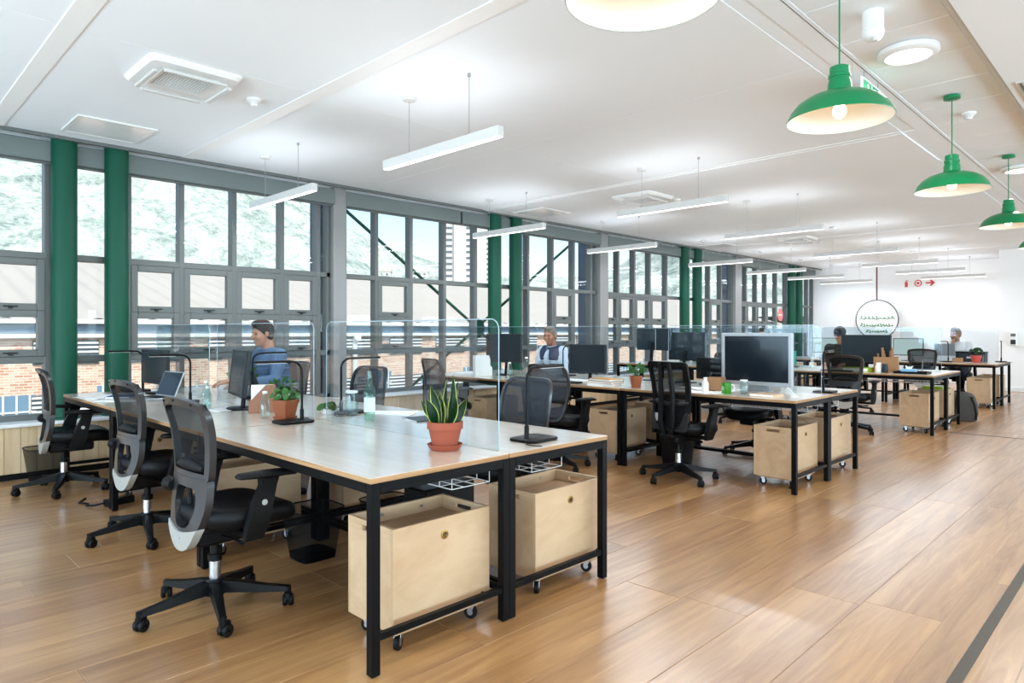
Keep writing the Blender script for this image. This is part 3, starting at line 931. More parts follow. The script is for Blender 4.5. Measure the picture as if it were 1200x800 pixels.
# rolling plywood boxes
def make_box(kind):
    o = thing('rolling_box', '', 'storage box')
    X, Y, z0, z1, t = .165, .262, .085, .503, .015
    MB().box(X-t, -Y, z0, X, Y, z1, c=.0015).build('front_panel', M['ply'], o)
    MB().box(-X, -Y, z0, -X+t, Y, z1, c=.0015).build('back_panel', M['ply'], o)
    for s in (-1, 1):
        b = MB(); ya, yb = (s*Y, s*(Y-t)); hw, za, zb = .055, z1-.045, z1-.023
        b.box(-X+t, ya, z0, X-t, yb, za, c=.001); b.box(-X+t, ya, zb, X-t, yb, z1, c=.001)
        b.box(-X+t, ya, za, -hw, yb, zb); b.box(hw, ya, za, X-t, yb, zb)
        b.build('end_panel', M['ply'], o)
    MB().box(-X+t, -Y+t, z1-.075, X-t, Y-t, z1-.06).build('lid', M['ply_in'], o)
    MB().box(-X+.02, -Y+.02, z0-.012, X-.012, Y-.03, z0).build('base_board', M['ply_in'], o)
    MB().lathe([(0, 0), (.019, 0), (.019, .003), (.015, .004), (.015, .003), (0, .003)], 24, M=Matrix.Rotation(PI/2, 4, 'Y'), c=(X, .0, z1-.072)).build('brass_disc', M['brass'], o, smooth=40)
    d = MB().box(X+.002, -.009, z1-.074, X+.0045, .009, z1-.070)
    d.box(X+.002, -.002, z1-.081, X+.0045, .002, z1-.061); d.tube([(X+.0035, .010*math.cos(a*PI/6), z1-.072+.010*math.sin(a*PI/6)) for a in range(12)], .0012, 5, closed=True)
    d.build('disc_mark', M['frame_dark'], o)
    MB().lathe([(0, 0), (.011, 0), (.011, .003), (0, .003)], 14, M=Matrix.Rotation(PI/2, 4, 'Y'), c=(X, Y-.045, z0+.035)).build('black_plug', M['black_plastic'], o)
    for yy in (-.1, .12):
        MB().lathe([(0, 0), (.008, 0), (.008, .002), (0, .002)], 12, M=Matrix.Rotation(PI/2, 4, 'Y'), c=(-X+t, yy, z1-.03)).build('bolt_cap', M['zinc'], o)
    cm = MB()
    cm.lathe([(.012, -.011), (.028, -.011), (.030, -.006), (.030, .006), (.028, .011), (.012, .011)], 18, M=Matrix.Rotation(PI/2, 4, 'X'), c=(.010, 0, .030), mi=1, closed=True)
    cm.lathe([(0, -.012), (.013, -.012), (.013, .012), (0, .012)], 12, M=Matrix.Rotation(PI/2, 4, 'X'), c=(.010, 0, .030))
    for sx in (-1, 1):
        cm.prism([(-.016, .072), (.014, .072), (.024, .034), (.008, .022)], lambda u, v, s: (u, sx*.0135-.001+.002*s, v), mi=0)
    cm.box(-.024, -.022, .068, .020, .022, .0735, c=.001)
    cme = cm.mesh('castor', [M['zinc'], M['rubber']], smooth=40)
    for sx in (-1, 1):
        for sy in (-1, 1):
            c = link('castor', cme, o, (sx*(X-.045), sy*(Y-.06), 0)); c.rotation_euler = (0, 0, [.5, 2.2, -1.0, 3.6][(sx+1)+(sy+1)//2])
    return o
mk_box = Maker(make_box)
GB = 'plywood boxes on castors under the benches'
boxes = [ # row, w0, y0 offset, label
    (0, 2.20, .155, 'plywood box on castors under the front bench corner nearest the camera'),
    (0, 2.20, .985, 'plywood box on castors at the aisle end of the front bench, far side'),
    (0, 3.87, .12, 'plywood box on castors behind the nearest office chair'),
    (0, 5.72, .15, 'plywood box on castors behind the leg of the front bench near the windows'),
    (0, 3.90, .96, 'plywood box on castors under the middle of the front bench, far side'),
    (1, 2.20, .155, 'plywood box on castors under the second bench, aisle end, camera side'),
    (1, 2.20, .985, 'plywood box on castors under the second bench, aisle end, far side'),
    (1, 3.93, .14, 'plywood box on castors beside the middle leg of the second bench, camera side'),
    (1, 5.74, .08, 'plywood box on castors under the second bench, window end'),
    (1, 3.95, .96, 'plywood box on castors under the middle of the second bench, far side'),
    (2, 2.20, .155, 'plywood box on castors under the third bench, aisle end, camera side'),
    (2, 2.20, .985, 'plywood box on castors under the third bench, topped with a lime green folder box'),
    (2, 3.95, .16, 'plywood box on castors under the middle of the third bench'),
    (3, 2.20, .10, 'plywood box on castors under the rearmost bench, aisle end, camera side'),
    (3, 2.20, .94, 'plywood box on castors under the rearmost bench, aisle end, far side'),
]
for r, w0, dy, lab in boxes:
    mk_box(lab, (-(w0+.165), ROWS[r]+dy+.262, 0), group=GB, key='a')
o = thing('folder_box', 'lime green folder box lying on the far plywood box of the third bench', 'box', (-2.36, ROWS[2]+1.2, .446))
MB().box(-.12, -.17, 0, .12, .17, .085, c=.004).build('body', M['lime'], o)
MB().box(-.122, -.172, .06, .122, .172, .09, c=.004).build('lid', M['lime'], o)

# ------------------------------------------------------------------ office chairs
def superellipse(a, b, n, k, z, dy=0.0, pw=3.2):
    out = []
    for i in range(k):
        t = 2*PI*i/k; c, s = math.cos(t), math.sin(t)
        out.append((a*abs(c)**(2/pw)*(1 if c >= 0 else -1), dy + b*abs(s)**(2/pw)*(1 if s >= 0 else -1), z))
    return out

def back_surf(u, v, off=0.0):
    """u across, v height above the floor; leans back and wraps round the sitter"""
    t = (v-.40)/.6
    y = -.125 - .02*t + .035*math.sin(PI*min(max(t, 0), 1)) - .06*max(0, t-.75)
    y += .55*u*u
    return Vector((u, y - off, v))

def rloop(pts, n=12, r=.05):
    """rounded closed outline through corner points"""
    out = []
    k = len(pts)
    for i in range(k):
        p = Vector(pts[i]); a = Vector(pts[i-1]); b = Vector(pts[(i+1) % k])
        rr_ = r[i] if isinstance(r, (list, tuple)) else r
        ra = min(rr_, (a-p).length*.45, (b-p).length*.45)
        s = p + (a-p).normalized()*ra; e = p + (b-p).normalized()*ra
        for j in range(n):
            t = j/(n-1)
            q = s*(1-t)**2 + p*2*t*(1-t) + e*t**2
            out.append((q.x, q.y))
    return out

def resample(pts, n):
    P = [Vector(p) for p in pts] + [Vector(pts[0])]
    L = [0]
    for a, b in zip(P[:-1], P[1:]): L.append(L[-1]+(b-a).length)
    out = []; j = 0
    for i in range(n):
        d = L[-1]*i/n
        while L[j+1] < d: j += 1
        t = (d-L[j])/max(L[j+1]-L[j], 1e-9); q = P[j].lerp(P[j+1], t); out.append((q.x, q.y))
    return out

def inset(pts, d):
    n = len(pts); out = []
    for i in range(n):
        a = Vector(pts[i-1]); b = Vector(pts[(i+1) % n]); t = (b-a).normalized()
        out.append((pts[i][0] - t.y*d, pts[i][1] + t.x*d))
    return out

def chair_base(o, bm_='black_plastic', seat_z=.47):
    sb = MB()
    for k in range(5):
        a = -PI/2 + 2*PI*k/5
        Mx = Matrix.Rotation(a, 4, 'Z')
        rings = []
        for (d, w, z0, z1) in ((.028, .030, .085, .142), (.10, .026, .082, .130), (.22, .021, .072, .104), (.325, .017, .066, .088)):
            rings.append([Mx @ Vector(p) for p in ((d, -w, z0), (d, w, z0), (d, w*.8, z1), (d, -w*.8, z1))])
        sb.loft(rings)
        p = Mx @ Vector((.322, 0, 0))
        sb.cyl((p.x, p.y, .05), (p.x, p.y, .088), .016, n=10)
    sb.lathe([(.0, .075), (.044, .075), (.046, .13), (.036, .15), (0, .15)], 20)
    sb.build('star_base', M[bm_], o, smooth=35)
    cm = MB()
    for s in (-1, 1):
        cm.lathe([(.006, -.0105), (.023, -.0105), (.027, -.006), (.027, .006), (.023, .0105), (.006, .0105)], 16,
                 M=Matrix.Rotation(PI/2, 4, 'X'), c=(-.012, s*.0135, .0275), closed=True)
    cm.box(-.030, -.0035, .026, .012, .0035, .062, c=.002)
    cm.tube([(-.034, 0, .034), (-.026, 0, .052), (-.006, 0, .060), (.010, 0, .056)], [.010, .014, .016, .012], 8)
    cme = cm.mesh('castor', M['rubber'], smooth=40)
    for k in range(5):
        a = -PI/2 + 2*PI*k/5
        c = link('castor', cme, o, (.325*math.cos(a), .325*math.sin(a), 0)); c.rotation_euler = (0, 0, a + [.5, -.9, 1.6, .3, 2.4][k])
    MB().lathe([(.026, .148), (.026, .235)], 20).build('gas_lift', M['chrome'], o, smooth=40)
    MB().lathe([(.031, .232), (.031, .262), (.020, .264), (.020, seat_z-.135)], 18).build('lift_sleeve', M['black_plastic'], o, smooth=40)
    m = MB(); z = seat_z
    m.box(-.075, -.11, z-.15, .075, .20, z-.075, c=.014)
    m.tube([(.07, 0, z-.11), (.19, .02, z-.115), (.235, .02, z-.115)], [.006, .006, .012], 8)
    m.cyl((-.075, .04, z-.115), (-.14, .04, z-.115), .019, n=12)
    m.build('tilt_mechanism', M['black_plastic'], o, smooth=40)

def chair_seat(o, z=.47, mat='leather'):
    rings = []
    for (dz, sc_, dy) in ((-.085, .80, .0), (-.075, .93, 0), (-.045, 1.0, 0), (-.012, .985, 0), (.004, .93, 0), (.010, .78, 0), (.008, .45, 0), (.004, .15, 0)):
        ring = []
        for (x, y, q) in superellipse(.243*sc_, .235*sc_, 2, 44, 0, 0.0):
            zz = z + dz
            f = max(0, (y-.08)/.155); zz -= .035*f*f                       # waterfall front
            zz += .012*(x/.243)**2 + .014*max(0, (-y-.1)/.13)
            ring.append((x, y+.105, zz+.012))
        rings.append(ring)
    MB().loft(rings).build('seat', M[mat], o, smooth=50)

def chair_arms(o, z=.655, x=.285, button=True):
    for s in (-1, 1):
        a = MB()
        rings = []
        for (yy, zz, w, d) in ((.04, .375, .014, .040), (.06, .43, .020, .050), (.085, .53, .022, .044), (.11, z-.05, .019, .036), (.115, z-.016, .024, .040)):
            rings.append([(s*x-w, yy-d, zz), (s*x+w, yy-d, zz), (s*x+w, yy+d, zz), (s*x-w, yy+d, zz)])
        a.loft(rings)
        a.box(min(s*x, s*.10), .03, .372, max(s*x, s*.10), .10, .396, c=.004)
        arm = a.build('armrest', M['black_plastic'], o, smooth=30)
        rings = []
        for (yy, w, dz, h) in ((-.125, .020, .004, .016), (-.11, .038, .004, .028), (.0, .046, .0, .036), (.09, .042, -.002, .034), (.14, .032, -.010, .024), (.155, .014, -.014, .012)):
            rings.append([(s*x + w*math.cos(t)*1.0, yy+.095, z + dz + h*.5*math.sin(t)) for t in [2*PI*q/14 for q in range(14)]])
        MB().loft(rings).build('arm_pad', M['rubber'], arm, smooth=60)
        if button:
            MB().lathe([(0, 0), (.013, 0), (.013, .004), (0, .005)], 16, M=Matrix.Rotation(s*PI/2, 4, 'Y'), c=(s*(x+.020), .086, .535)).build('height_button', M['chair_light'], arm, smooth=40)

def make_chair_a(kind=None):
    """mesh-backed task chair with a grey split back frame and pale lower shell"""
    o = thing('office_chair', '', 'chair')
    chair_base(o); chair_seat(o)
    chair_arms(o)
    n = 72
    up_out = resample(rloop([(-.185, .63), (.185, .63), (.232, .965), (.10, .995), (-.10, .995), (-.232, .965)], 8, [.012, .012, .06, .06, .06, .06]), n)
    up_in = inset(up_out, .034)
    lo_out = resample(rloop([(-.105, .345), (.105, .345), (.185, .50), (.182, .64), (-.182, .64), (-.185, .50)], 8, [.07, .07, .07, .01, .01, .07]), n)
    lo_in = resample(rloop([(-.055, .415), (.055, .415), (.112, .50), (.10, .595), (-.10, .595), (-.112, .50)], 8, .04), n)
    def th(v): return .030
    f = MB()
    f.band(up_in, up_out, lambda u, v, s: back_surf(u, v, .030*s))
    f.band(lo_in, lo_out, lambda u, v, s: back_surf(u, v, .034*s - .001))
    fo = f.build('back_frame', M['chair_grey'], o, smooth=40)
    # cloth
    def cloth(a, b):
        v = .64 + .335*b; hw = .17 + .048*b
        p = back_surf((a*2-1)*hw, v, .006 + .010*math.sin(PI*b)*math.sin(PI*a)); return p
    MB().grid(cloth, 14, 14).build('mesh_cloth', M['mesh'], fo, smooth=80)
    # lumbar pad behind the crossbar
    lp = MB(); rings = []
    for k in range(9):
        u = -.135 + .27*k/8; w = .028*math.sqrt(max(.05, 1-(u/.15)**2))
        c = back_surf(u, .690 - .5*u*u, .012)
        rings.append([(c.x, c.y + .020*math.cos(t), c.z + w*math.sin(t)) for t in [2*PI*q/10 for q in range(10)]])
    lp.loft(rings).build('lumbar_pad', M['rubber'], o, smooth=60)
    # lever posts visible through the lower opening
    m = MB()
    for s in (-1, 1): m.tube([back_surf(s*.045, .40, -.03), back_surf(s*.06, .50, -.022), back_surf(s*.075, .60, -.008)], .013, 8)
    m.box(-.075, -.15, .375, .075, .0, .41, c=.01)
    m.build('back_bracket', M['black_plastic'], o, smooth=40)
    # pale lower shell
    us = [-.150 + .300*k/22 for k in range(23)]
    sh_out = [(u, .314 + .112*(abs(u)/.152)**2.4) for u in us] + [(u, .398 + .030*(abs(u)/.152)**1.6) for u in us[::-1]]
    MB().prism(sh_out, lambda u, v, s: back_surf(u, v, .002 + .038*s)).build('lower_shell', M['chair_light'], o, smooth=50)
    k_ = back_surf(-.185, .575, .035)
    MB().lathe([(0, -.02), (.020, -.02), (.032, .006), (.033, .03), (.027, .042), (0, .044)], 18, M=Matrix.Rotation(-PI/2, 4, 'Y'), c=(k_.x-.005, k_.y-.005, k_.z)).build('tension_knob', M['rubber'], o, smooth=40)
    sc_m = MB()
    for (u, v) in ((-.15, .972), (.15, .972), (0, .985), (-.085, .375), (.085, .375), (0, .368)):
        p = back_surf(u, v, .030); sc_m.ball((p.x, p.y, p.z), .006, 8, 6)
    sc_m.build('screw_cap', M['black_plastic'], fo, smooth=60)
    return o

def make_chair_b(kind=None):
    """black task chair, tall straight mesh back held by two ribs"""
    o = thing('office_chair', '', 'chair')
    chair_base(o); chair_seat(o); chair_arms(o, button=False)
    n = 72
    out = resample(rloop([(-.19, .46), (.19, .46), (.215, 1.03), (-.215, 1.03)], 8, .045), n)
    inn = inset(out, .040)
    f = MB(); f.band(inn, out, lambda u, v, s: back_surf(u, v, .022*s)); fo = f.build('back_frame', M['black_plastic'], o, smooth=40)
    def cloth(a, b):
        v = .47 + .55*b; hw = .178 + .022*b
        return back_surf((a*2-1)*hw, v, .008)
    MB().grid(cloth, 12, 18).build('mesh_cloth', M['mesh_dense'], fo, smooth=80)
    MB().grid(lambda a, b: back_surf((a*2-1)*.172, .48+.22*b, .003), 10, 6).build('lumbar_panel', M['leather'], fo, smooth=80)
    m = MB()
    for s in (-1, 1):
        m.tube([back_surf(s*.03, .40, .02), back_surf(s*.06, .50, .05), back_surf(s*.062, .74, .05), back_surf(s*.05, 1.02, .022)], [.020, .026, .023, .018], 8)
    m.box(-.07, -.17, .375, .07, .0, .41, c=.01)
    m.build('back_rib', M['black_plastic'], o, smooth=40)
    rings = []
    for k in range(11):
        u = -.19 + .38*k/10
        c = back_surf(u, .66 + .15*abs(u), .012)
        rings.append([(c.x, c.y+.012*math.cos(t), c.z+.022*math.sin(t)) for t in [2*PI*q/8 for q in range(8)]])
    MB().loft(rings).build('lumbar_bar', M['chair_grey'], o, smooth=60)
    low = rloop([(-.185, .44), (.185, .44), (.20, .60), (.165, .60), (.12, .475), (-.12, .475), (-.165, .60), (-.20, .60)], 5, .03)
    MB().prism(low, lambda u, v, s: back_surf(u, v, .020 + .014*s)).build('lower_yoke', M['chair_grey'], o, smooth=50)
    t_ = back_surf(-.10, .545, .028)
    MB().box(-.045, -.002, -.035, .045, .002, .035, M=Matrix.Translation(t_)).build('care_tag', M['chair_light'], o)
    return o

def make_chair_c(kind=None):
    """black chair with a plain rounded mesh back in a slim frame"""
    o = thing('office_chair', '', 'chair')
    chair_base(o); chair_seat(o); chair_arms(o, button=False)
    n = 72
    out = resample(rloop([(-.17, .45), (.17, .45), (.245, .78), (.225, .985), (-.225, .985), (-.245, .78)], 8, .10), n)
    inn = inset(out, .021)
    f = MB(); f.band(inn, out, lambda u, v, s: back_surf(u, v, .022*s)); fo = f.build('back_frame', M['chair_grey'], o, smooth=40)
    rows_ = []
    def hw(v):
        best = .15
        xs = []
        for (a, b), (c, d) in zip(inn, inn[1:]+inn[:1]):
            if (b-v)*(d-v) <= 0 and abs(b-d) > 1e-9: xs.append(abs(a+(c-a)*(v-b)/(d-b)))
        return max(xs) if xs else best
    lo = min(p[1] for p in inn)+.002; hi = max(p[1] for p in inn)-.002
    def cloth(a, b):
        v = lo + (hi-lo)*b
        return back_surf((a*2-1)*(hw(v)+.004), v, .010 + .012*math.sin(PI*b)*math.sin(PI*a))
    MB().grid(cloth, 12, 18).build('mesh_cloth', M['mesh_grey'], fo, smooth=80)
    m = MB(); m.tube([(0, .0, .375), (0, -.15, .40), back_surf(0, .52, .035), back_surf(0, .66, .03)], [.022, .022, .020, .014], 10)
    m.build('back_bracket', M['black_plastic'], o, smooth=40)
    rings = []
    for k in range(11):
        u = -.20 + .40*k/10
        c = back_surf(u, .64, .014)
        rings.append([(c.x, c.y+.010*math.cos(t), c.z+.018*math.sin(t)) for t in [2*PI*q/8 for q in range(8)]])
    MB().loft(rings).build('lumbar_bar', M['black_plastic'], o, smooth=60)
    return o
mk_a, mk_b, mk_c = Maker(make_chair_a), Maker(make_chair_b), Maker(make_chair_c)
GC = 'office chairs along the benches'
chairs = [ # maker, W, Y, turn in degrees (0 faces +Y), label
    (mk_a, 3.166, 1.242, 2, 'black and grey mesh office chair nearest the camera, pushed to the front bench'),
    (mk_a, 4.61, 1.39, 4, 'black and grey mesh office chair second from the camera, before the middle desk'),
    (mk_a, 6.41, 1.31, -4, 'black and grey mesh office chair by the low timber wall and wire bin'),
    (mk_c, 3.05, 3.10, 176, 'grey mesh-backed chair tucked under the far side of the front bench, behind the snake plant'),
    (mk_c, 5.00, 3.18, 184, 'empty dark chair across the front bench, near the seated person in blue'),
    (mk_c, 6.36, 3.20, 183, 'office chair under the person in the blue shirt'),
    (mk_b, 3.08, 5.17, -8, 'black chair with straight ribbed mesh back in the middle of the aisle view, second bench'),
    (mk_c, 4.18, 4.80, 4, 'black mesh chair with rounded back, seen from behind, before the dark monitor'),
    (mk_c, 5.95, 4.86, -10, 'open framed mesh chair before the second bench, by the windows'),
    (mk_c, 3.15, 6.82, 178, 'black chair on the far side of the second bench, behind the big silver monitor'),
    (mk_c, 6.05, 7.12, 180, 'office chair under the person in the navy body warmer'),
    (mk_a, 2.98, 9.10, 2, 'black framed chair seen from behind between the second and third benches'),
    (mk_c, 4.50, 9.05, -6, 'black chair before the middle of the third bench'),
    (mk_c, 3.72, 11.38, 180, 'office chair under the person in the dark cap'),
    (mk_c, 5.20, 11.42, 180, 'office chair under the far seated person in black'),
    (mk_a, 3.07, 13.16, 0, 'black framed chair seen from behind between the third and rearmost benches'),
    (mk_c, 3.00, 15.36, 180, 'office chair under the bearded person with a laptop'),
]
for mk, w, y, deg, lab in chairs:
    mk(lab, (-w, y, 0), rz=R(deg), group=GC, key=1)
# ------------------------------------------------------------------ things on the desks
T0 = TOP + .0004

def make_lamp(kind=None):
    """black desk lamp: flat base, thin post bent over into a flat bar head; head points to local +Y"""
    o = thing('desk_lamp', '', 'lamp')
    pts = superellipse(.085, .105, 2, 32, 0, pw=7)
    MB().loft([[(x*.98, y*.98, 0) for x, y, _ in pts], [(x, y, .003) for x, y, _ in pts], [(x, y, .013) for x, y, _ in pts], [(x*.96, y*.96, .016) for x, y, _ in pts]]).build('base', M['black_plastic'], o, smooth=40)
    p = MB(); path = [(0, -.055, .016), (0, -.055, .30)]
    for k in range(1, 9):
        a = PI/2*k/8; path.append((0, -.055 + .065*(1-math.cos(a)), .30 + .065*math.sin(a)))
    path.append((0, .03, .366))
    p.tube(path, .0075, 10)
    p.lathe([(.012, .014), (.012, .075), (.0075, .08)], 12, c=(0, -.055, 0))
    p.build('post', M['black_plastic'], o, smooth=45)
    h = MB()
    h.box(-.016, .02, .358, .016, .235, .374, c=.005)
    ho = h.build('head', M['black_plastic'], o, smooth=30)
    MB().box(-.012, .05, .3565, .012, .225, .3582).build('diffuser', M['white_plastic'], ho)
    c = MB(); c.tube([(.03, -.10, .008), (.07, -.14, .004), (.12, -.15, .004), (.16, -.13, .004)], .0025, 6)
    c.build('cable', M['rubber'], o, smooth=60)
    return o
mk_lamp = Maker(make_lamp)
for w, y, deg, lab in (
    (2.29, 2.47, 3, 'black bar desk lamp at the aisle end of the front bench, beside the snake plant'),
    (3.75, 1.93, 178, 'black bar desk lamp beside the orange square plant pot'),
    (3.93, 2.42, -4, 'black bar desk lamp behind the clear screen, near the green bottle'),
    (5.36, 1.86, 174, 'black bar desk lamp standing before the open laptop'),
    (6.71, 1.93, 182, 'black bar desk lamp with its post behind the first monitor by the windows'),
    (5.34, 2.45, 0, 'black bar desk lamp beyond the narrow tilted monitor'),
    (2.23, 6.24, 4, 'black bar desk lamp at the aisle end of the second bench'),
    (5.30, 6.30, -6, 'black bar desk lamp before the person in the body warmer'),
    (2.90, 13.95, 170, 'black bar desk lamp on the rearmost bench, before the open laptop'),
    (2.20, 14.55, 10, 'black bar desk lamp at the end of the rearmost bench by the white wall'),
    (4.20, 10.35, 0, 'black bar desk lamp on the third bench near the dark cap')):
    mk_lamp(lab, (-w, y, T0), rz=R(deg), group='black desk lamps')

def monitor(label, w, y, width, height, z_low, deg, back='monitor_grey', front='screen_off', bez=.012, thick=.03, foot='black_plastic', tilt=0.0, name='monitor', notch=False):
    """screen faces local -Y"""
    o = thing(name, label, 'monitor', (-w, y, T0), R(deg))
    Mt = Matrix.Translation((0, 0, z_low-T0)) @ Matrix.Rotation(tilt, 4, 'X')
    h = width/2
    MB().box(-h, 0, 0, h, thick, height, c=.006, M=Mt).build('housing', M[back], o, smooth=30)
    b = MB()
    b.box(-h, -.008, 0, -h+bez, .002, height, c=.002, M=Mt); b.box(h-bez, -.008, 0, h, .002, height, c=.002, M=Mt)
    b.box(-h+bez, -.008, 0, h-bez, .002, bez*1.2, c=.002, M=Mt); b.box(-h+bez, -.008, height-bez, h-bez, .002, height, c=.002, M=Mt)
    b.build('bezel', M[back] if foot != 'silver' else M['silver'], o, smooth=30)
    MB().box(-h+bez-.001, -.0045, bez*1.2-.001, h-bez+.001, .001, height-bez+.001, M=Mt).build('screen', M[front], o)
    s = MB()
    zc = z_low - T0 + height*.35
    if foot == 'silver':
        s.box(-.11, thick, .006, .11, thick+.012, zc, c=.003); s.box(-.11, -.08, 0, .11, thick+.09, .008, c=.003)
        s.box(-.10, -.02, zc-.02, .10, thick+.012, zc, c=.003) if False else None
    else:
        s.tube([(0, thick+.02, .012), (0, thick+.03, zc*.6), (0, thick+.008, zc)], [.022, .020, .024], 10, flat=.7)
        pts = superellipse(.12, .085, 2, 28, 0, .03, 2.6)
        s.loft([[(x, yy, 0) for x, yy, _ in pts], [(x, yy, .008) for x, yy, _ in pts], [(x*.9, .03+(yy-.03)*.9, .012) for x, yy, _ in pts]])
    s.build('stand', M['silver' if foot == 'silver' else foot], o, smooth=40)
    return o
monitor('dark grey monitor by the windows, its dim screen beside a green column', 6.36, 1.97, .50, .30, .83, 5)
monitor('narrow monitor seen almost edge-on on the front bench', 4.68, 1.975, .50, .32, .84, -13, front='screen_off', tilt=R(-6))
monitor('dark monitor with black stand on the second bench, past the rounded chair back', 4.63, 5.86, .50, .315, .83, 0, front='screen_off')
monitor('large silver framed monitor with a dark screen, second bench', 2.70, 5.86, .655, .475, .80, 0, back='silver', front='screen_dark', bez=.030, thick=.045, foot='silver')
monitor('grey monitor behind the clear screen by the second green column pair', 5.95, 5.86, .56, .36, .90, 6, front='screen_off', back='monitor_grey')
monitor('dark monitor back on a raised stand, second bench, far side', 4.12, 6.42, .46, .24, 1.08, 176, back='screen_off')
monitor('grey glossy monitor beside the raised one, before the third green column pair', 3.70, 6.40, .50, .30, .98, 170, back='screen_off')
monitor('wide dark reflective monitor on the third bench', 3.06, 10.07, .64, .38, .86, 0, back='monitor_grey', front='screen_off')
monitor('monitor with a lit pale teal screen on the rearmost bench', 3.52, 13.98, .50, .32, .84, 0, front='screen_on', back='black_plastic')
monitor('teal lit monitor far off by the window end of the rearmost bench', 5.0, 14.0, .50, .30, .86, 0, front='screen_on', back='black_plastic')
monitor('small dark framed monitor behind the cardboard pot box, second bench', 3.36, 6.30, .36, .22, .80, 172, back='black_plastic', front='screen_dark')

def laptop(label, w, y, deg, opening=108, body='silver'):
    """keyboard edge towards local -Y"""
    o = thing('laptop', label, 'laptop', (-w, y, T0), R(deg))
    MB().box(-.16, -.11, .001, .16, .11, .014, c=.004).build('base', M[body], o, smooth=30)
    k = MB()
    for r_ in range(5):
        for c_ in range(12):
            k.box(-.138+c_*.0232, -.02+r_*.022, .0135, -.138+c_*.0232+.019, -.02+r_*.022+.018, .0155)
    k.build('keyboard', M['black_plastic'], o)
    Mt = Matrix.Translation((0, .11, .012)) @ Matrix.Rotation(R(-(opening-90)), 4, 'X')
    lid = MB().box(-.16, -.003, 0, .16, .006, .215, c=.003, M=Mt).build('lid', M[body], o, smooth=30)
    MB().box(-.15, -.0045, .012, .15, -.003, .205, M=Mt).build('screen', M['screen_off'], lid)
    return o
laptop('open silver laptop on the front bench by the windows', 5.88, 1.80, 8, 112)
laptop('open silver laptop raised on papers before the bearded person', 3.02, 14.42, 186, 104).location.z += .101
laptop('open dark laptop on papers behind the clear screens of the front bench', 5.55, 2.62, 178, 110, 'monitor_grey')

# pots and plants
def pot_round(o, r_top, h, mat='terracotta', rim=.18, saucer=True, z=0.0):
    zb = .016 if saucer else 0
    rb = r_top*.70; rh = h*rim*1.6
    prof = [(0, zb), (rb, zb), (r_top*.92, zb+h-rh), (r_top, zb+h-rh), (r_top, zb+h), (r_top*.90, zb+h), (r_top*.85, zb+h*.88), (0, zb+h*.88)]
    p = MB().lathe(prof, 36).build('pot', M[mat], o, smooth=35)
    MB().lathe([(0, zb+h*.885), (r_top*.86, zb+h*.885), (0, zb+h*.90)], 24).build('soil', M['soil'], o, smooth=60)
    if saucer:
        MB().lathe([(0, 0), (rb*1.12, 0), (r_top*1.0, .026), (r_top*.96, .028), (rb*1.08, .010), (0, .010)], 36).build('saucer', M[mat], o, smooth=35)
    return zb + h*.88

def blade(base, tip, w, bend, n=9, mats=2, twist=0.0):
    """sword leaf with pale margins"""
    mb = MB(); B = Vector(base); Tt = Vector(tip); D = Tt-B
    side = D.cross(Vector((math.cos(twist), math.sin(twist), 0))).normalized()
    nor = side.cross(D).normalized()
    rows_ = []
    for i in range(n+1):
        t = i/n
        c = B + D*t + nor*(bend*math.sin(PI*t*.9))
        ww = w*(0.55+1.1*t-1.65*t*t + .35*math.sin(PI*t))*.9 if t < 1 else 0.0005
        ww = max(ww, .0006)
        cup = .22*ww
        rows_.append([c - side*ww + nor*cup, c - side*ww*.86 + nor*cup*.6, c - nor*cup*.2, c + side*ww*.86 + nor*cup*.6, c + side*ww + nor*cup])
    o_ = len(mb.v); vs = [p for r_ in rows_ for p in r_]; fs = []; ms = []
    for i in range(n):
        for j in range(4):
            fs.append((i*5+j, i*5+j+1, (i+1)*5+j+1, (i+1)*5+j)); ms.append(1 if j in (0, 3) else 0)
    mb.add(vs, fs); mb.m = ms
    return mb
M['leaf_edge'] = plain('pale_yellow_leaf_margin', srgb(168, 178, 78), .45)
M['snake'] = plain('snake_plant_green', srgb(16, 46, 24), .35, noise=.35, nscale=35)
sp = thing('snake_plant', 'snake plant with yellow-edged leaves in a round terracotta pot on a saucer, front bench', 'potted plant', (-2.40, 1.985, T0))
zs = pot_round(sp, .083, .115)
for (a, rr, h, w, lean, bend) in ((0.3, .02, .26, .026, .02, .012), (1.6, .035, .22, .024, .05, .014), (2.6, .04, .17, .026, .06, .016), (3.5, .03, .20, .027, .05, -.012), (4.4, .045, .14, .028, .05, .016),
                                  (5.3, .04, .19, .025, .07, .016), (6.0, .05, .16, .026, .06, .014), (0.9, .05, .13, .024, .05, .012), (2.0, .02, .235, .024, .015, .01), (5.0, .02, .15, .027, .03, .012), (3.0, .05, .11, .022, .16, .02)):
    bx_, by_ = rr*math.cos(a), rr*math.sin(a)
    l = blade((bx_, by_, zs), (bx_+lean*math.cos(a), by_+lean*math.sin(a), zs+h*.88), w, bend, twist=a+PI/2+random.uniform(-.5, .5))
    l.build('leaf', [M['snake'], M['leaf_edge']], sp, smooth=70, fix=False)

def disc_leaf(c, r, nor, mat_i=0, n=12):
    nor = Vector(nor).normalized(); a = Vector((0, 0, 1)) if abs(nor.z) < .9 else Vector((1, 0, 0))
    u = (a - nor*a.dot(nor)).normalized(); w = nor.cross(u); C_ = Vector(c)
    mb = MB()
    vs = [C_ - nor*.18*r] + [C_ + u*(r*math.cos(2*PI*i/n)) + w*(r*.9*math.sin(2*PI*i/n)) + nor*(.06*r*math.cos(4*PI*i/n)) for i in range(n)]
    mb.add(vs, [(0, 1+i, 1+(i+1) % n) for i in range(n)])
    return mb

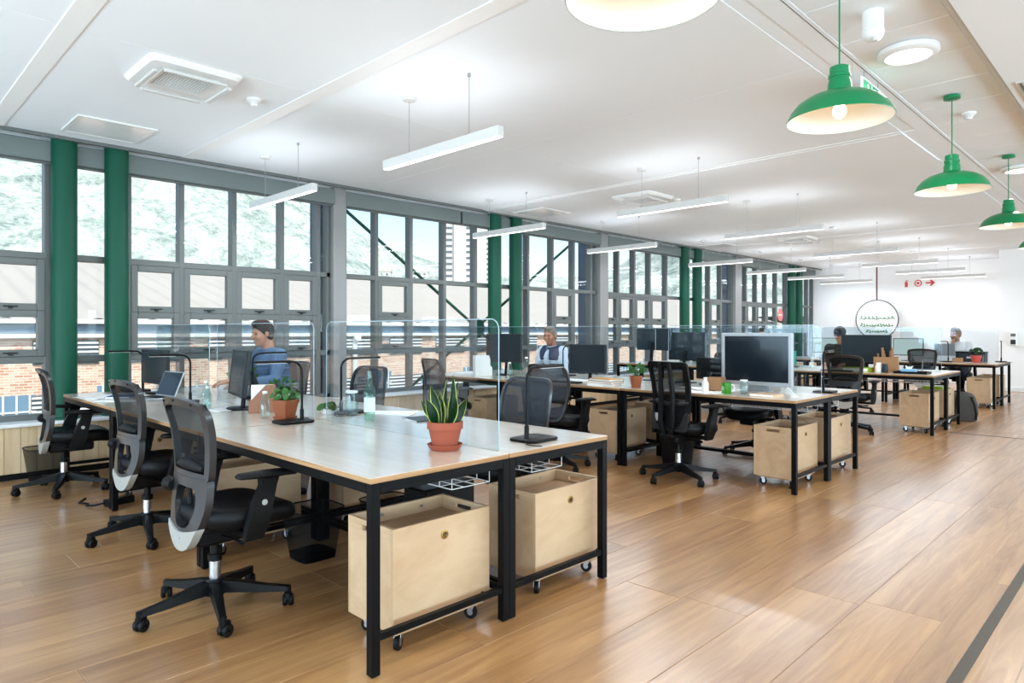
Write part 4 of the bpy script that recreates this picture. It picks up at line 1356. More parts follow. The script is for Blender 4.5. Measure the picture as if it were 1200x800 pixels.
def leafy(o, z, n, spread, h, r, mat='leaf', seed=1, stem='leaf', droop=.3, leaf_shape='disc'):
    g = random.Random(seed); st_ = MB()
    for i in range(n):
        a = 2*PI*i/n*2.39 + g.uniform(-.3, .3); q = math.sqrt((i+.6)/n)
        p = Vector((spread*q*math.cos(a), spread*q*math.sin(a), z + h*(1-.65*q*q) + g.uniform(-.1, .1)*h))
        st_.tube([(p.x*.15, p.y*.15, z-.01), (p.x*.5, p.y*.5, z+(p.z-z)*.65), tuple(p)], .0022, 5)
        nor = Vector((math.cos(a)*q*.9, math.sin(a)*q*.9, .75 - droop*q)) + Vector((g.uniform(-.3, .3), g.uniform(-.3, .3), 0))
        rr = r*g.uniform(.75, 1.15)
        if leaf_shape == 'disc':
            disc_leaf(p, rr, nor).build('leaf', M[mat], o, smooth=60, fix=False)
        else:
            d = Vector((math.cos(a), math.sin(a), .6+g.uniform(-.2, .6))).normalized()
            b = blade(tuple(p*1.0 - d*rr*.2), tuple(p + d*rr*1.6), rr*.42, rr*.2, n=6, twist=a+PI/2)
            b.build('leaf', [M[mat], M[mat]], o, smooth=60, fix=False)
    st_.build('stems', M[stem], o, smooth=60)

def pot_square(o, a, h, mat='terracotta_orange', saucer=True):
    z = .012 if saucer else 0
    t = a*.72
    rings = []
    for (s, zz) in ((t, z), (a*.98, z+h*.80), (a*1.06, z+h*.80), (a*1.08, z+h), (a*.98, z+h), (a*.94, z+h*.86)):
        pts = superellipse(s, s, 2, 32, zz, pw=9); rings.append(pts)
    MB().loft(rings).build('pot', M[mat], o, smooth=35)
    pts = superellipse(a*.93, a*.93, 2, 32, z+h*.87, pw=9)
    MB().loft([pts, [(x*.2, y*.2, z+h*.9) for x, y, _ in pts]]).build('soil', M['soil'], o)
    if saucer:
        rings = [superellipse(t*1.1, t*1.1, 2, 32, 0, pw=9), superellipse(t*1.32, t*1.32, 2, 32, .022, pw=9), superellipse(t*1.24, t*1.24, 2, 32, .022, pw=9), superellipse(t*1.1, t*1.1, 2, 32, .012, pw=9)]
        MB().loft(rings).build('saucer', M[mat], o, smooth=35)
    return z+h*.86
pp = thing('potted_plant', 'round-leaved plant in a square orange terracotta pot on the front bench', 'potted plant', (-3.90, 1.955, T0), R(18))
zp = pot_square(pp, .060, .115)
leafy(pp, zp, 34, .105, .085, .021, 'leaf', 3)
p2 = thing('potted_plant', 'small bushy plant in a round terracotta pot on the second bench, beside the ribbed chair', 'potted plant', (-3.72, 5.47, T0))
zp = pot_round(p2, .062, .115, 'terracotta_orange', saucer=False)
leafy(p2, zp, 22, .075, .10, .034, 'leaf', 5, leaf_shape='blade')
p3 = thing('potted_plant', 'little tree plant in a coral red pot on the rearmost bench', 'potted plant', (-2.50, 14.15, T0))
zp = pot_round(p3, .085, .12, 'red_pot', saucer=False)
leafy(p3, zp+.05, 16, .11, .09, .035, 'leaf_dark', 8)
p4 = thing('potted_plant', 'small low green plant beyond the desk lamp, in a low dish', 'potted plant', (-3.98, 2.30, T0))
MB().lathe([(0, 0), (.045, 0), (.055, .035), (.05, .035), (.04, .02), (0, .02)], 24).build('dish', M['white_plastic'], p4, smooth=40)
leafy(p4, .03, 12, .07, .035, .028, 'leaf', 12)
p5 = thing('potted_plant', 'leafy green plant behind the narrow monitor, front bench', 'potted plant', (-5.25, 2.60, T0))
zp = pot_round(p5, .05, .07, 'white_plastic', saucer=False)
leafy(p5, zp, 16, .08, .09, .03, 'leaf', 15, leaf_shape='blade')
p6 = thing('potted_plant', 'dark leafy plant in a brown pot at the window end of the third bench', 'potted plant', (-4.75, 9.75, T0))
zp = pot_round(p6, .09, .15, 'terracotta', saucer=False)
leafy(p6, zp, 22, .13, .16, .05, 'leaf_dark', 18, leaf_shape='blade')
p7 = thing('potted_plant', 'green plant behind the first monitor near the windows', 'potted plant', (-5.60, 2.42, T0))
zp = pot_round(p7, .06, .09, 'white_plastic', saucer=False)
leafy(p7, zp, 18, .09, .20, .035, 'leaf', 21, leaf_shape='blade')

p8 = thing('flower_pot', 'small orange terracotta pot at the window end of the front bench', 'pot', (-6.64, 1.745, T0))
pot_round(p8, .05, .085, 'terracotta_orange', saucer=False)

# bottles, jars, cups
def bottle(label, w, y, r, h, mat='bottle', cap='white_plastic', neck=.45, name='bottle', label_band=False):
    o = thing(name, label, 'bottle', (-w, y, T0))
    MB().lathe([(0, .001), (r*.9, .001), (r, .008), (r, h*.62), (r*neck, h*.82), (r*neck, h*.93), (r*neck*.86, h*.93), (r*neck*.86, h*.82), (r*.92, h*.61), (r*.92, .01), (0, .008)], 24).build('glass_body', M[mat], o, smooth=40)
    MB().lathe([(0, h*.92), (r*neck*1.12, h*.92), (r*neck*1.12, h), (0, h)], 18).build('cap', M[cap], o, smooth=40)
    if label_band:
        MB().lathe([(r*1.01, h*.18), (r*1.01, h*.48)], 24, cap=False).build('label_band', M['paper'], o, smooth=40)
    return o
bottle('clear water bottle with white cap beside the orange square pot', 4.06, 1.90, .030, .17)
bottle('tall pale green glass bottle beside the clear screen, front bench', 3.50, 2.30, .034, .30, 'bottle_green', 'bottle_green', .42, label_band=True)
bottle('clear glass jar with lid beyond the bent desk lamp', 3.80, 2.36, .042, .16, neck=.85)
bottle('clear bottle near the laptop by the windows', 4.95, 1.88, .030, .19)
bottle('second clear bottle near the tilted monitor', 4.82, 1.84, .028, .16)
bottle('white pump bottle at the middle of the second bench', 2.98, 5.46, .030, .135, 'white_plastic', 'white_plastic', .5)
bottle('clear jar beside the green mug, second bench', 2.66, 5.545, .036, .125, neck=.8)
bottle('white cup shaped bottle on the third bench before the cardboard organiser', 2.80, 9.74, .040, .13, 'white_plastic', 'white_plastic', .7)
bottle('grey tumbler beside the white cup bottle, third bench', 2.72, 9.73, .036, .115, 'monitor_grey', 'monitor_grey', .9)
bottle('small clear bottle before the wire basket, second bench by the windows', 5.6, 5.62, .03, .18)
bottle('clear tall bottle near the grey monitor, second bench', 5.5, 5.80, .035, .24)

mg = thing('mug', 'bright green mug with a white ring mark and white handle, second bench', 'mug', (-2.80, 5.50, T0), R(40))
MB().lathe([(0, 0), (.038, 0), (.042, .005), (.042, .095), (.038, .095), (.037, .012), (0, .010)], 28).build('cup', M['mug_green'], mg, smooth=40)
MB().tube([(.040, 0, .078), (.066, 0, .074), (.070, 0, .048), (.062, 0, .026), (.040, 0, .020)], .0065, 8).build('handle', M['white_plastic'], mg, smooth=60)
rg = MB()
rg.tube([(.0425*math.cos(R(-150)+.26*math.cos(a)), .0425*math.sin(R(-150)+.26*math.cos(a)), .05+.012*math.sin(a)) for a in [2*PI*k/16 for k in range(16)]], .0018, 5, closed=True)
rg.build('ring_mark', M['white_plastic'], mg)

def sheet(label, w, y, sx, sy, deg, h=.0012, mat='paper', name='paper', cat='paper', z=0.0, pages=False):
    o = thing(name, label, cat, (-w, y, T0+z), R(deg))
    if pages:
        MB().box(-sx, -sy, 0, sx, sy, h, c=.001).build('cover', M[mat], o)
        MB().box(-sx+.004, -sy-.001, h*.15, sx-.003, sy+.0005, h*.85).build('pages', M['paper'], o)
    else:
        n = 3
        for k in range(n):
            g = random.Random(sum(map(ord, label)) % 1000 + k)
            MB().box(-sx, -sy, 0, sx, sy, h/n*.9, M=Matrix.Translation((0, 0, h*k/n)) @ Matrix.Rotation((k-1)*.06, 4, 'Z')).build('sheet', M[mat], o)
    return o
sheet('loose white papers spread at the window end of the front bench', 6.35, 1.62, .15, .21, 20, .006)
sheet('white papers lying by the second chair from the camera', 5.92, 1.58, .105, .15, -30, .004)
sheet('blue notebook on the papers by the windows', 6.15, 1.66, .09, .13, 60, .012, 'paper_blue', 'notebook', 'notebook', .0065, True)
sheet('stack of papers under the dark monitor, second bench', 4.66, 5.70, .17, .11, 4, .018)
sheet('white paper sheet under the thin black cable, second bench', 3.12, 5.66, .28, .30, 6, .003)
sheet('thin wooden board lying before the silver monitor', 2.44, 5.50, .11, .08, -6, .022, 'ply', 'board', 'board', 0, True)
sheet('papers scattered behind the clear screen near the green bottle', 3.70, 2.62, .15, .10, 35, .005)
sheet('magazine on the far side of the front bench', 3.30, 2.62, .11, .15, -12, .008, 'monitor_grey', 'magazine', 'magazine', 0, True)
sheet('open papers on the front bench before the narrow monitor', 4.72, 1.94, .10, .14, 15, .004)
sheet('white binder with lime spine on the third bench', 3.08, 9.82, .16, .12, 0, .055, 'lime', 'binder', 'binder', 0, True)
sheet('white paper stack raising the laptop of the rearmost bench', 3.02, 14.42, .17, .125, 6, .10)
sheet('stacked white folders at the window end of the second bench', 6.3, 5.62, .13, .17, 12, .03, 'paper', 'folder', 'folder', 0, True)

# yellow books piled on the second bench
for k, (mat, lab) in enumerate((('paper', 'white book at the bottom of the pile beside the plant pot, second bench'), ('kraft', 'tan book in the middle of the pile, second bench'), ('yellow', 'upper yellow book on top of the pile, second bench'))):
    o = thing('book', lab, 'book', (-4.12 + .01*k, 5.50, T0+.0225*k), R(8-9*k))
    MB().box(-.15, -.10, 0, .15, .10, .003).build('cover', M[mat], o); MB().box(-.15, -.10, .019, .15, .10, .022).build('cover', M[mat], o)
    MB().box(-.15, .095, .003, .15, .10, .019).build('spine', M[mat], o)
    MB().box(-.146, -.096, .003, .146, .095, .019).build('pages', M['paper'], o)

# thin black cable on the paper
cb = thing('cable', 'thin black cable lying across the white paper, second bench', 'cable', (-3.2, 5.6, T0+.004))
MB().tube([(-.15, -.05, .003), (-.08, .01, .003), (-.03, .05, .008), (.03, -.01, .003), (.09, -.05, .003), (.17, .02, .003), (.24, .0, .003)], .003, 6).build('wire', M['rubber'], cb, smooth=60)

# cardboard things
def make_holder(o, mat):
    """upright open card file: two slanted sides, low front"""
    for s in (-1, 1):
        MB().prism([(-.11, 0), (.11, 0), (.11, .25), (.03, .25), (-.11, .10)], lambda u, v, q: (s*.042-.0015+.003*q, u, v)).build('side', M[mat], o)
    MB().box(-.042, .107, 0, .042, .11, .25).build('back', M[mat], o)
    MB().box(-.042, -.11, 0, .042, -.107, .10).build('front', M[mat], o)
    MB().box(-.042, -.107, 0, .042, .107, .003).build('bottom', M[mat], o)
    for k in range(3):
        MB().box(-.03+.018*k, -.09, .003, -.028+.018*k, .10, .21+.02*k).build('sheet', M['paper'], o)
h1 = thing('magazine_file', 'rosy brown card file standing before the narrow monitor', 'file holder', (-4.36, 2.02, T0), R(-20)); make_holder(h1, 'kraft_rose'); h1.scale = (.75, .75, .75)
h2 = thing('magazine_file', 'white card file beside the grey monitor at the second green column pair', 'file holder', (-6.05, 5.60, T0), R(160)); make_holder(h2, 'paper')
def open_box(label, w, y, a, b, h, mat, deg=0):
    o = thing('cardboard_box', label, 'box', (-w, y, T0), R(deg))
    for s in (-1, 1):
        MB().box(s*a-.002, -b, 0, s*a+.002, b, h).build('side', M[mat], o); MB().box(-a+.002, s*b-.002, 0, a-.002, s*b+.002, h).build('side', M[mat], o)
    MB().box(-a, -b, 0, a, b, .003).build('bottom', M[mat], o)
    return o
ob = open_box('brown cardboard box on the second bench behind the ribbed chair', 3.02, 5.72, .07, .08, .12, 'kraft', 12)
ob = open_box('tall brown cardboard organiser with rolls on the third bench', 2.78, 10.0, .14, .10, .20, 'kraft', 10)
for k in range(7):
    t_ = thing('paper_roll', ['first', 'second', 'third', 'fourth', 'fifth', 'sixth', 'seventh'][k] + ' brown paper roll from the window side, standing in the cardboard organiser', 'roll', (-2.78-.10+.033*k, 10.0+.03*math.sin(k*2.1), T0+.004), 0, 'brown paper rolls')
    lean = .25*math.sin(k*1.7)
    MB().tube([(0, 0, 0), (lean*.10, lean*.03, .24+.04*(k % 3))], .014, 10).build('roll', M['kraft'], t_, smooth=50)
ob = open_box('small brown box beside the coral red pot on the rearmost bench', 2.72, 13.86, .07, .06, .08, 'kraft', 5)
bk = thing('storage_crate', 'low black crate with a white label on the rearmost bench', 'crate', (-2.62, 14.45, T0))
MB().box(-.22, -.14, 0, .22, .14, .17, c=.008).build('body', M['monitor_grey'], bk); MB().box(-.225, -.145, .155, .225, .145, .18, c=.004).build('rim', M['black_plastic'], bk)
MB().box(-.05, -.1425, .06, .05, -.1405, .09).build('label_card', M['paper'], bk)
tb = thing('paper_box', 'teal card box near the person in the dark cap, third bench', 'box', (-4.42, 10.62, T0))
MB().box(-.15, -.10, 0, .15, .10, .22, c=.004).build('body', M['teal'], tb); MB().box(-.152, -.102, .20, .152, .102, .235, c=.004).build('lid', M['teal'], tb)
ty = thing('document_tray', 'black tray with a blue pack of tissues at the aisle end of the third bench', 'tray', (-2.42, 9.80, T0))
MB().box(-.19, -.12, 0, .19, .12, .012, c=.003).build('bottom', M['black_plastic'], ty)
for s in (-1, 1):
    MB().box(s*.188-.003, -.12, .012, s*.188+.003, .12, .028).build('rim', M['black_plastic'], ty)
    MB().box(-.185, s*.118-.003, .012, .185, s*.118+.003, .028).build('rim', M['black_plastic'], ty)
tp = thing('tissue_pack', 'light blue tissue pack lying in the black tray', 'tissues', (-2.46, 9.80, T0+.0125), R(10))
MB().box(-.09, -.055, 0, .09, .055, .045, c=.012).build('wrapper', plain('light_blue_film', srgb(130, 180, 214), .4), tp)
MB().prism([(-.03, .045), (.03, .045), (.05, .085), (.0, .07), (-.04, .09)], lambda u, v, s: (u, -.008+.016*s, v)).build('tissue', M['paper'], tp)
cbx = thing('cable_loop', 'white looped cable behind the silver monitor, second bench', 'cable', (-2.33, 5.75, T0))
MB().tube([(-.15, .1, .003), (-.06, .05, .06), (0, .0, .03), (.05, -.05, .003), (.10, -.12, .003), (.06, -.16, .003)], .004, 6).build('wire', M['white_plastic'], cbx, smooth=60)

# keyboards and mice by some of the monitors
def make_keyboard(kind=None):
    o = thing('keyboard', '', 'keyboard')
    MB().box(-.20, -.06, 0, .20, .06, .012, c=.004).build('tray', M['black_plastic'], o)
    k = MB()
    for r_ in range(5):
        for c_ in range(16): k.box(-.193+c_*.0243, -.054+r_*.022, .012, -.193+c_*.0243+.020, -.054+r_*.022+.018, .017)
    k.build('keys', M['monitor_grey'], o); return o
mk_kb = Maker(make_keyboard)
mk_kb('black keyboard before the dark monitor of the second bench', (-4.62, 5.46, T0), R(4))
mk_kb('black keyboard before the wide reflective monitor, third bench', (-3.3, 9.66, T0), R(-3))

# ------------------------------------------------------------------ things on the floor
def make_bin(kind=None):
    o = thing('wire_bin', '', 'waste bin')
    r0, r1, h = .105, .145, .285
    def wall(rt, rb, z0, z1): return MB().loft([[(x*rb, y*rb, z0) for x, y, _ in superellipse(1, 1, 2, 40, 0, pw=5)], [(x*rt, y*rt, z1) for x, y, _ in superellipse(1, 1, 2, 40, 0, pw=5)]], cap=False)
    wall(r1, r0, .004, h).build('gauze', M['bin_mesh'], o, smooth=60)
    pts = superellipse(r1, r1, 2, 40, h, pw=5); MB().tube(pts, .0045, 8, closed=True).build('rim', M['black_steel'], o, smooth=60)
    pts = superellipse(r0, r0, 2, 40, .004, pw=5)
    MB().loft([[(x, y, .0) for x, y, _ in pts], [(x*1.02, y*1.02, .03) for x, y, _ in pts]]).build('bottom', M['black_steel'], o, smooth=40)
    return o
mk_bin = Maker(make_bin)
mk_bin('black wire waste bin at the foot of the timber wall', (-6.96, 1.28, 0), group='black wire waste bins')
mk_bin('black wire waste bin beside the middle leg of the front bench', (-3.52, 1.93, 0), group='black wire waste bins')
mk_bin('black wire waste bin behind the first plywood box', (-3.35, 2.34, 0), group='black wire waste bins')
mk_bin('black wire waste bin under the far side of the front bench, by the middle', (-5.0, 2.55, 0), group='black wire waste bins')
tr = thing('waste_bin', 'black plastic waste bin behind the ribbed office chair, second bench', 'waste bin', (-3.42, 5.72, 0))
MB().loft([superellipse(.12, .10, 2, 32, .001, pw=5), superellipse(.155, .13, 2, 32, .36, pw=5), superellipse(.160, .135, 2, 32, .362, pw=5), superellipse(.160, .135, 2, 32, .385, pw=5), superellipse(.145, .12, 2, 32, .385, pw=5), superellipse(.11, .09, 2, 32, .012, pw=5)]).build('tub', M['black_plastic'], tr, smooth=40)
MB().loft([superellipse(.162, .137, 2, 32, .34, pw=5), superellipse(.163, .138, 2, 32, .34, pw=5), superellipse(.163, .138, 2, 32, .352, pw=5), superellipse(.162, .137, 2, 32, .352, pw=5)], cap=False).build('rim', M['black_plastic'], tr)
pc = thing('desktop_computer', 'black desktop computer tower standing under the front bench', 'computer', (-3.08, 2.51, 0), R(4))
MB().box(-.09, -.20, .012, .09, .20, .40, c=.006).build('case', M['black_plastic'], pc)
MB().box(-.084, -.204, .03, .084, -.198, .392, c=.003).build('front_panel', M['rubber'], pc)
for sx in (-.07, .07):
    for sy in (-.16, .16): MB().lathe([(.012, 0), (.012, .013)], 10, c=(sx, sy, 0)).build('foot', M['rubber'], pc)
pw_ = thing('power_strip', 'black power strip with a curling cable on the floor by the window end', 'power strip', (-5.62, 1.50, 0), R(15))
MB().box(-.035, -.10, 0, .035, .10, .05, c=.006).build('block', M['black_plastic'], pw_)
MB().tube([(0, -.1, .03), (-.03, -.16, .02), (-.12, -.17, .008), (-.17, -.13, .008), (-.26, -.15, .008), (-.36, -.05, .008)], .007, 8).build('cable', M['rubber'], pw_, smooth=60)

# rucksacks
def sack(o, h, a, b, mat, strap):
    rings = []
    for (t, s) in ((0, .86), (.04, .98), (.3, 1.03), (.6, .98), (.85, .82), (.96, .58), (1.0, .25)):
        rings.append([(x*(1+.02*math.sin(9*t+x*20)), y + .05*t*t, h*t) for x, y, _ in superellipse(a*s, b*s, 2, 30, 0, pw=2.7)])
    MB().loft(rings).build('body', M[mat], o, smooth=60)
    rings = []
    for (t, s) in ((.05, .82), (.10, .95), (.35, 1.0), (.5, .92), (.56, .7)):
        rings.append([(x, y - b*.95, h*t) for x, y, _ in superellipse(a*.72*s, b*.42*s, 2, 24, 0, pw=2.6)])
    MB().loft(rings).build('front_pocket', M[mat], o, smooth=60)
    MB().tube([(-.03, .05, h*.96), (-.025, .05, h*1.06), (.025, .05, h*1.06), (.03, .05, h*.96)], .008, 8).build('grab_loop', M[strap], o, smooth=60)
    for s in (-1, 1):
        MB().tube([(s*a*.45, b*.8+.05, h*.85), (s*a*.6, b*1.45, h*.6), (s*a*.7, b*1.5, h*.3), (s*a*.8, b*.85, h*.08)], .016, 8, flat=.4).build('shoulder_strap', M[strap], o, smooth=60)
        MB().tube([(s*a*.98, -.02, h*.1), (s*a*1.08, -.03, h*.25), (s*a*1.03, -.02, h*.42)], .011, 8, flat=.5).build('side_strap', M[strap], o, smooth=60)
b1 = thing('backpack', 'charcoal backpack on the floor at the end of the third bench', 'backpack', (-2.20, 11.45, 0), R(205)); sack(b1, .42, .19, .12, 'bag', 'bag_dark')
b2 = thing('backpack', 'black backpack on the floor under the second bench', 'backpack', (-4.75, 5.75, 0), R(160)); sack(b2, .48, .17, .12, 'bag_dark', 'rubber')

# ------------------------------------------------------------------ hanging and ceiling things
def make_linear(kind=None):
    """suspended aluminium light bar, 1.3 m, along X"""
    o = thing('linear_light', '', 'ceiling light')
    L, zb = .65, 2.555 - CEIL
    MB().box(-L, -.028, zb+.004, L, .028, zb+.072, c=.003).build('profile', M['lamp_grey'], o)
    MB().box(-L+.006, -.022, zb+.001, L-.006, .022, zb+.005).build('diffuser', M['led'], o)
    wm = MB().cyl((0, 0, zb+.07), (0, 0, -.02), .0022, n=6).mesh('suspension_wire', M['zinc'])
    for s in (-1, 1): link('suspension_wire', wm, o, (s*.34, 0, 0))
    MB().lathe([(0, -.001), (.05, -.001), (.05, -.020), (.044, -.026), (0, -.026)], 24, c=(-.34, 0, 0)).build('canopy', M['lamp_grey'], o, smooth=40)
    MB().lathe([(0, -.001), (.012, -.001), (.012, -.022), (0, -.022)], 12, c=(.34, 0, 0)).build('ceiling_cup', M['zinc'], o, smooth=40)
    for s in (-1, 1):
        al = area_light(o, 1.28, LIN_FILL_UP, (0, s*.034, zb+.078), False, (.86, .93, 1), .03); al.rotation_euler = (PI - s*R(66), 0, 0)
    area_light(o, 1.28, LIN_DOWN, (0, 0, zb-.004), True, (.84, .93, 1), .04)
    return o
LIN_DOWN, LIN_FILL_UP = 13.0, 2.1
mk_linear = Maker(make_linear)
rows_l = [(3.05, 'first'), (6.15, 'second'), (8.65, 'third'), (11.85, 'fourth'), (14.35, 'fifth'), (16.6, 'sixth'), (18.7, 'last')]
for y, wd in rows_l:
    for w, side in ((6.17, 'window side'), (3.77, 'aisle side')):
        mk_linear('suspended pale light bar, %s row from the camera, %s' % (wd, side), (-w, y, CEIL), group='suspended light bars')
mk_linear('unseen light bar added behind the camera to light the room', (-3.77, -.6, CEIL), group='suspended light bars')  # extra bar out of view, added for its light

def make_pendant(kind=None):
    o = thing('pendant_lamp', '', 'pendant lamp')
    zr = 2.34 - CEIL      # rim
    prof = [(.245, zr), (.247, zr+.004), (.240, zr+.014), (.226, zr+.046), (.196, zr+.082), (.150, zr+.112), (.098, zr+.130), (.062, zr+.138), (.056, zr+.144), (.053, zr+.186), (.047, zr+.202), (.047, zr+.209), (.051, zr+.211), (.051, zr+.224), (.045, zr+.228), (.045, zr+.262), (.030, zr+.270), (.0, zr+.272)]
    MB().lathe(prof, 48, cap=False).build('shade', M['green_enamel'], o, smooth=35)
    ip = [(.244, zr+.001), (.237, zr+.013), (.223, zr+.044), (.193, zr+.079), (.148, zr+.108), (.096, zr+.126), (.058, zr+.134), (.03, zr+.136), (0, zr+.136)]
    MB().lathe(ip, 48, cap=False).build('reflector', M['enamel_white'], o, smooth=50)
    MB().lathe([(0, zr+.136), (.020, zr+.136), (.020, zr+.08), (0, zr+.08)], 16).build('lamp_holder', M['white_plastic'], o, smooth=40)
    MB().ball((0, 0, zr+.045), (.032, .032, .038), 18, 12).build('bulb', M['bulb'], o, smooth=80)
    MB().cyl((0, 0, zr+.27), (0, 0, -.02), .004, n=8).build('cord', M['green_enamel'], o, smooth=60)
    MB().lathe([(0, -.004), (.055, -.004), (.055, -.026), (.012, -.032), (0, -.032)], 24).build('canopy', M['green_enamel'], o, smooth=40)
    area_light(o, .10, PEND, (0, 0, zr+.004), True, (1, .88, .72))
    return o
PEND = 4.0
mk_pend = Maker(make_pendant)
for y, lab in ((1.79, 'green enamel pendant lamp nearest the camera, cut by the picture top'), (3.52, 'green enamel pendant lamp beside the green exit sign'),
               (5.88, 'green enamel pendant lamp third along the aisle'), (8.27, 'green enamel pendant lamp fourth along the aisle'), (10.65, 'green enamel pendant lamp farthest along the aisle, at the frame edge')):
    mk_pend(lab, (-1.19, y, CEIL-.0), group='green pendant lamps')

def make_round_led(kind=None):
    o = thing('round_ceiling_light', '', 'ceiling light')
    MB().lathe([(.145, .003), (.17, -.002), (.17, -.03), (.155, -.042), (.13, -.044), (.128, -.036)], 40).build('ring', M['white_plastic'], o, smooth=40)
    MB().lathe([(.130, -.038), (.0, -.039)], 40).build('diffuser', M['led_panel'], o, smooth=60)
    area_light(o, .24, 8.0, (0, 0, -.046), True, (1, .97, .93))
    return o
mk_round = Maker(make_round_led)
for y, lab in ((4.73, 'round white ceiling light over the aisle, nearest the camera'), (8.95, 'round white ceiling light over the aisle at the frame edge'), (13.3, 'round white ceiling light far along the aisle, out at the side'), (.6, 'round white ceiling light above the camera')):
    mk_round(lab, (-1.19, y, CEIL), group='round aisle lights')

def make_cassette(kind=None):
    o = thing('air_conditioner', '', 'air conditioner')
    a = .30
    MB().loft([superellipse(a, a, 2, 48, .002, pw=14), superellipse(a, a, 2, 48, -.012, pw=14), superellipse(a*.93, a*.93, 2, 48, -.035, pw=12), superellipse(a*.66, a*.66, 2, 48, -.036, pw=12)]).build('panel', M['white_plastic'], o, smooth=30)
    g = MB()
    MB().box(-.185, -.185, -.044, .185, .185, -.036, c=.004).build('grille_frame', M['white_plastic'], o)
    MB().box(-.160, -.160, -.0455, .160, .160, -.0435).build('grille_back', M['frame'], o)
    for k in range(17):
        q = -.155 + .31*k/16
        g.box(q-.0017, -.157, -.048, q+.0017, .157, -.0455); g.box(-.157, q-.0017, -.0475, .157, q+.0017, -.0455)
    g.build('grille', M['white_plastic'], o)
    for k in range(4):
        Mx = Matrix.Rotation(k*PI/2, 4, 'Z')
        MB().box(-.20, -.262, -.052, .20, -.225, -.034, c=.006, M=Mx @ Matrix.Rotation(R(7), 4, 'X')).build('air_flap', M['lamp_grey'], o)
    return o
mk_cas = Maker(make_cassette)
mk_cas('square white ceiling air conditioner nearest the camera', (-4.88, 1.70, CEIL), group='ceiling air conditioners')
mk_cas('square white ceiling air conditioner second along the room', (-4.93, 7.40, CEIL-.012), group='ceiling air conditioners')
mk_cas('square white ceiling air conditioner third along the room', (-5.1, 13.15-.3, CEIL), group='ceiling air conditioners')

def make_recess(kind=None):
    o = thing('ceiling_panel_light', '', 'ceiling light')
    a = .30; f = MB()
    f.band([(-a+.03, -a+.03), (a-.03, -a+.03), (a-.03, a-.03), (-a+.03, a-.03)], [(-a, -a), (a, -a), (a, a), (-a, a)], lambda u, v, s: (u, v, .001-.013*s)); f.build('frame', M['white_metal'], o)
    MB().box(-a+.028, -a+.028, -.010, a-.028, a-.028, -.003).build('panel', plain('satin_white_diffuser', srgb(250, 250, 250), .22, coat=.3), o)
    return o
mk_rec = Maker(make_recess)
mk_rec('square silvery ceiling panel light beside the first green columns', (-6.62, 1.69, CEIL), group='square ceiling panel lights')
mk_rec('square silvery ceiling panel light by the second green column pair', (-6.64, 7.33, CEIL-.012), group='square ceiling panel lights')
mk_rec('square silvery ceiling panel light by the third green column pair', (-6.70, 12.8, CEIL), group='square ceiling panel lights')

def make_detector(kind=None):
    o = thing('smoke_detector', '', 'smoke detector')
    MB().lathe([(0, .001), (.052, .001), (.052, -.016), (.044, -.022), (.030, -.030), (.024, -.050), (.012, -.056), (0, -.057)], 28).build('body', M['white_plastic'], o, smooth=35)
    MB().lathe([(.030, -.028), (.034, -.034), (.030, -.040)], 24).build('vent_ring', M['lamp_grey'], o, smooth=40)
    return o
mk_det = Maker(make_detector)
for (w, y, z, lab) in ((4.97, 2.24, 0, 'small white smoke detector past the nearest air conditioner'), (4.70, 7.85, -.012, 'small white smoke detector past the second air conditioner'), (4.9, 13.0+.45, -.0, 'small white smoke detector past the third air conditioner'),
                       (1.19, 6.45, 0.004, 'small white smoke detector in the tiled strip behind the third pendant')):
    mk_det(lab, (-w, y, CEIL+z), group='smoke detectors')
cm_ = thing('security_camera', 'white dome camera on a short stem in the tiled ceiling strip', 'camera', (-1.19, 4.04, CEIL+.004))
MB().lathe([(0, 0), (.055, 0), (.055, -.09), (.048, -.095), (0, -.095)], 28).build('housing', M['white_plastic'], cm_, smooth=40)
MB().ball((0, 0, -.112), (.058, .058, .055), 22, 12).build('dome', M['white_plastic'], cm_, smooth=80)
MB().lathe([(0, 0), (.014, 0), (.012, -.02), (0, -.02)], 12, c=(.02, -.03, -.155)).build('lens', M['lamp_grey'], cm_, smooth=40)
vg = thing('ceiling_vent', 'grey slotted vent in the lowered ceiling beyond the tiled strip', 'vent', (-.62, 5.95, CEIL-.06))
MB().box(-.16, -.28, -.010, .16, .28, .001, c=.003).build('frame', M['lamp_grey'], vg)
for k in range(8): MB().box(-.14+.035*k, -.26, -.014, -.125+.035*k, .26, -.010).build('slat', M['frame'], vg)

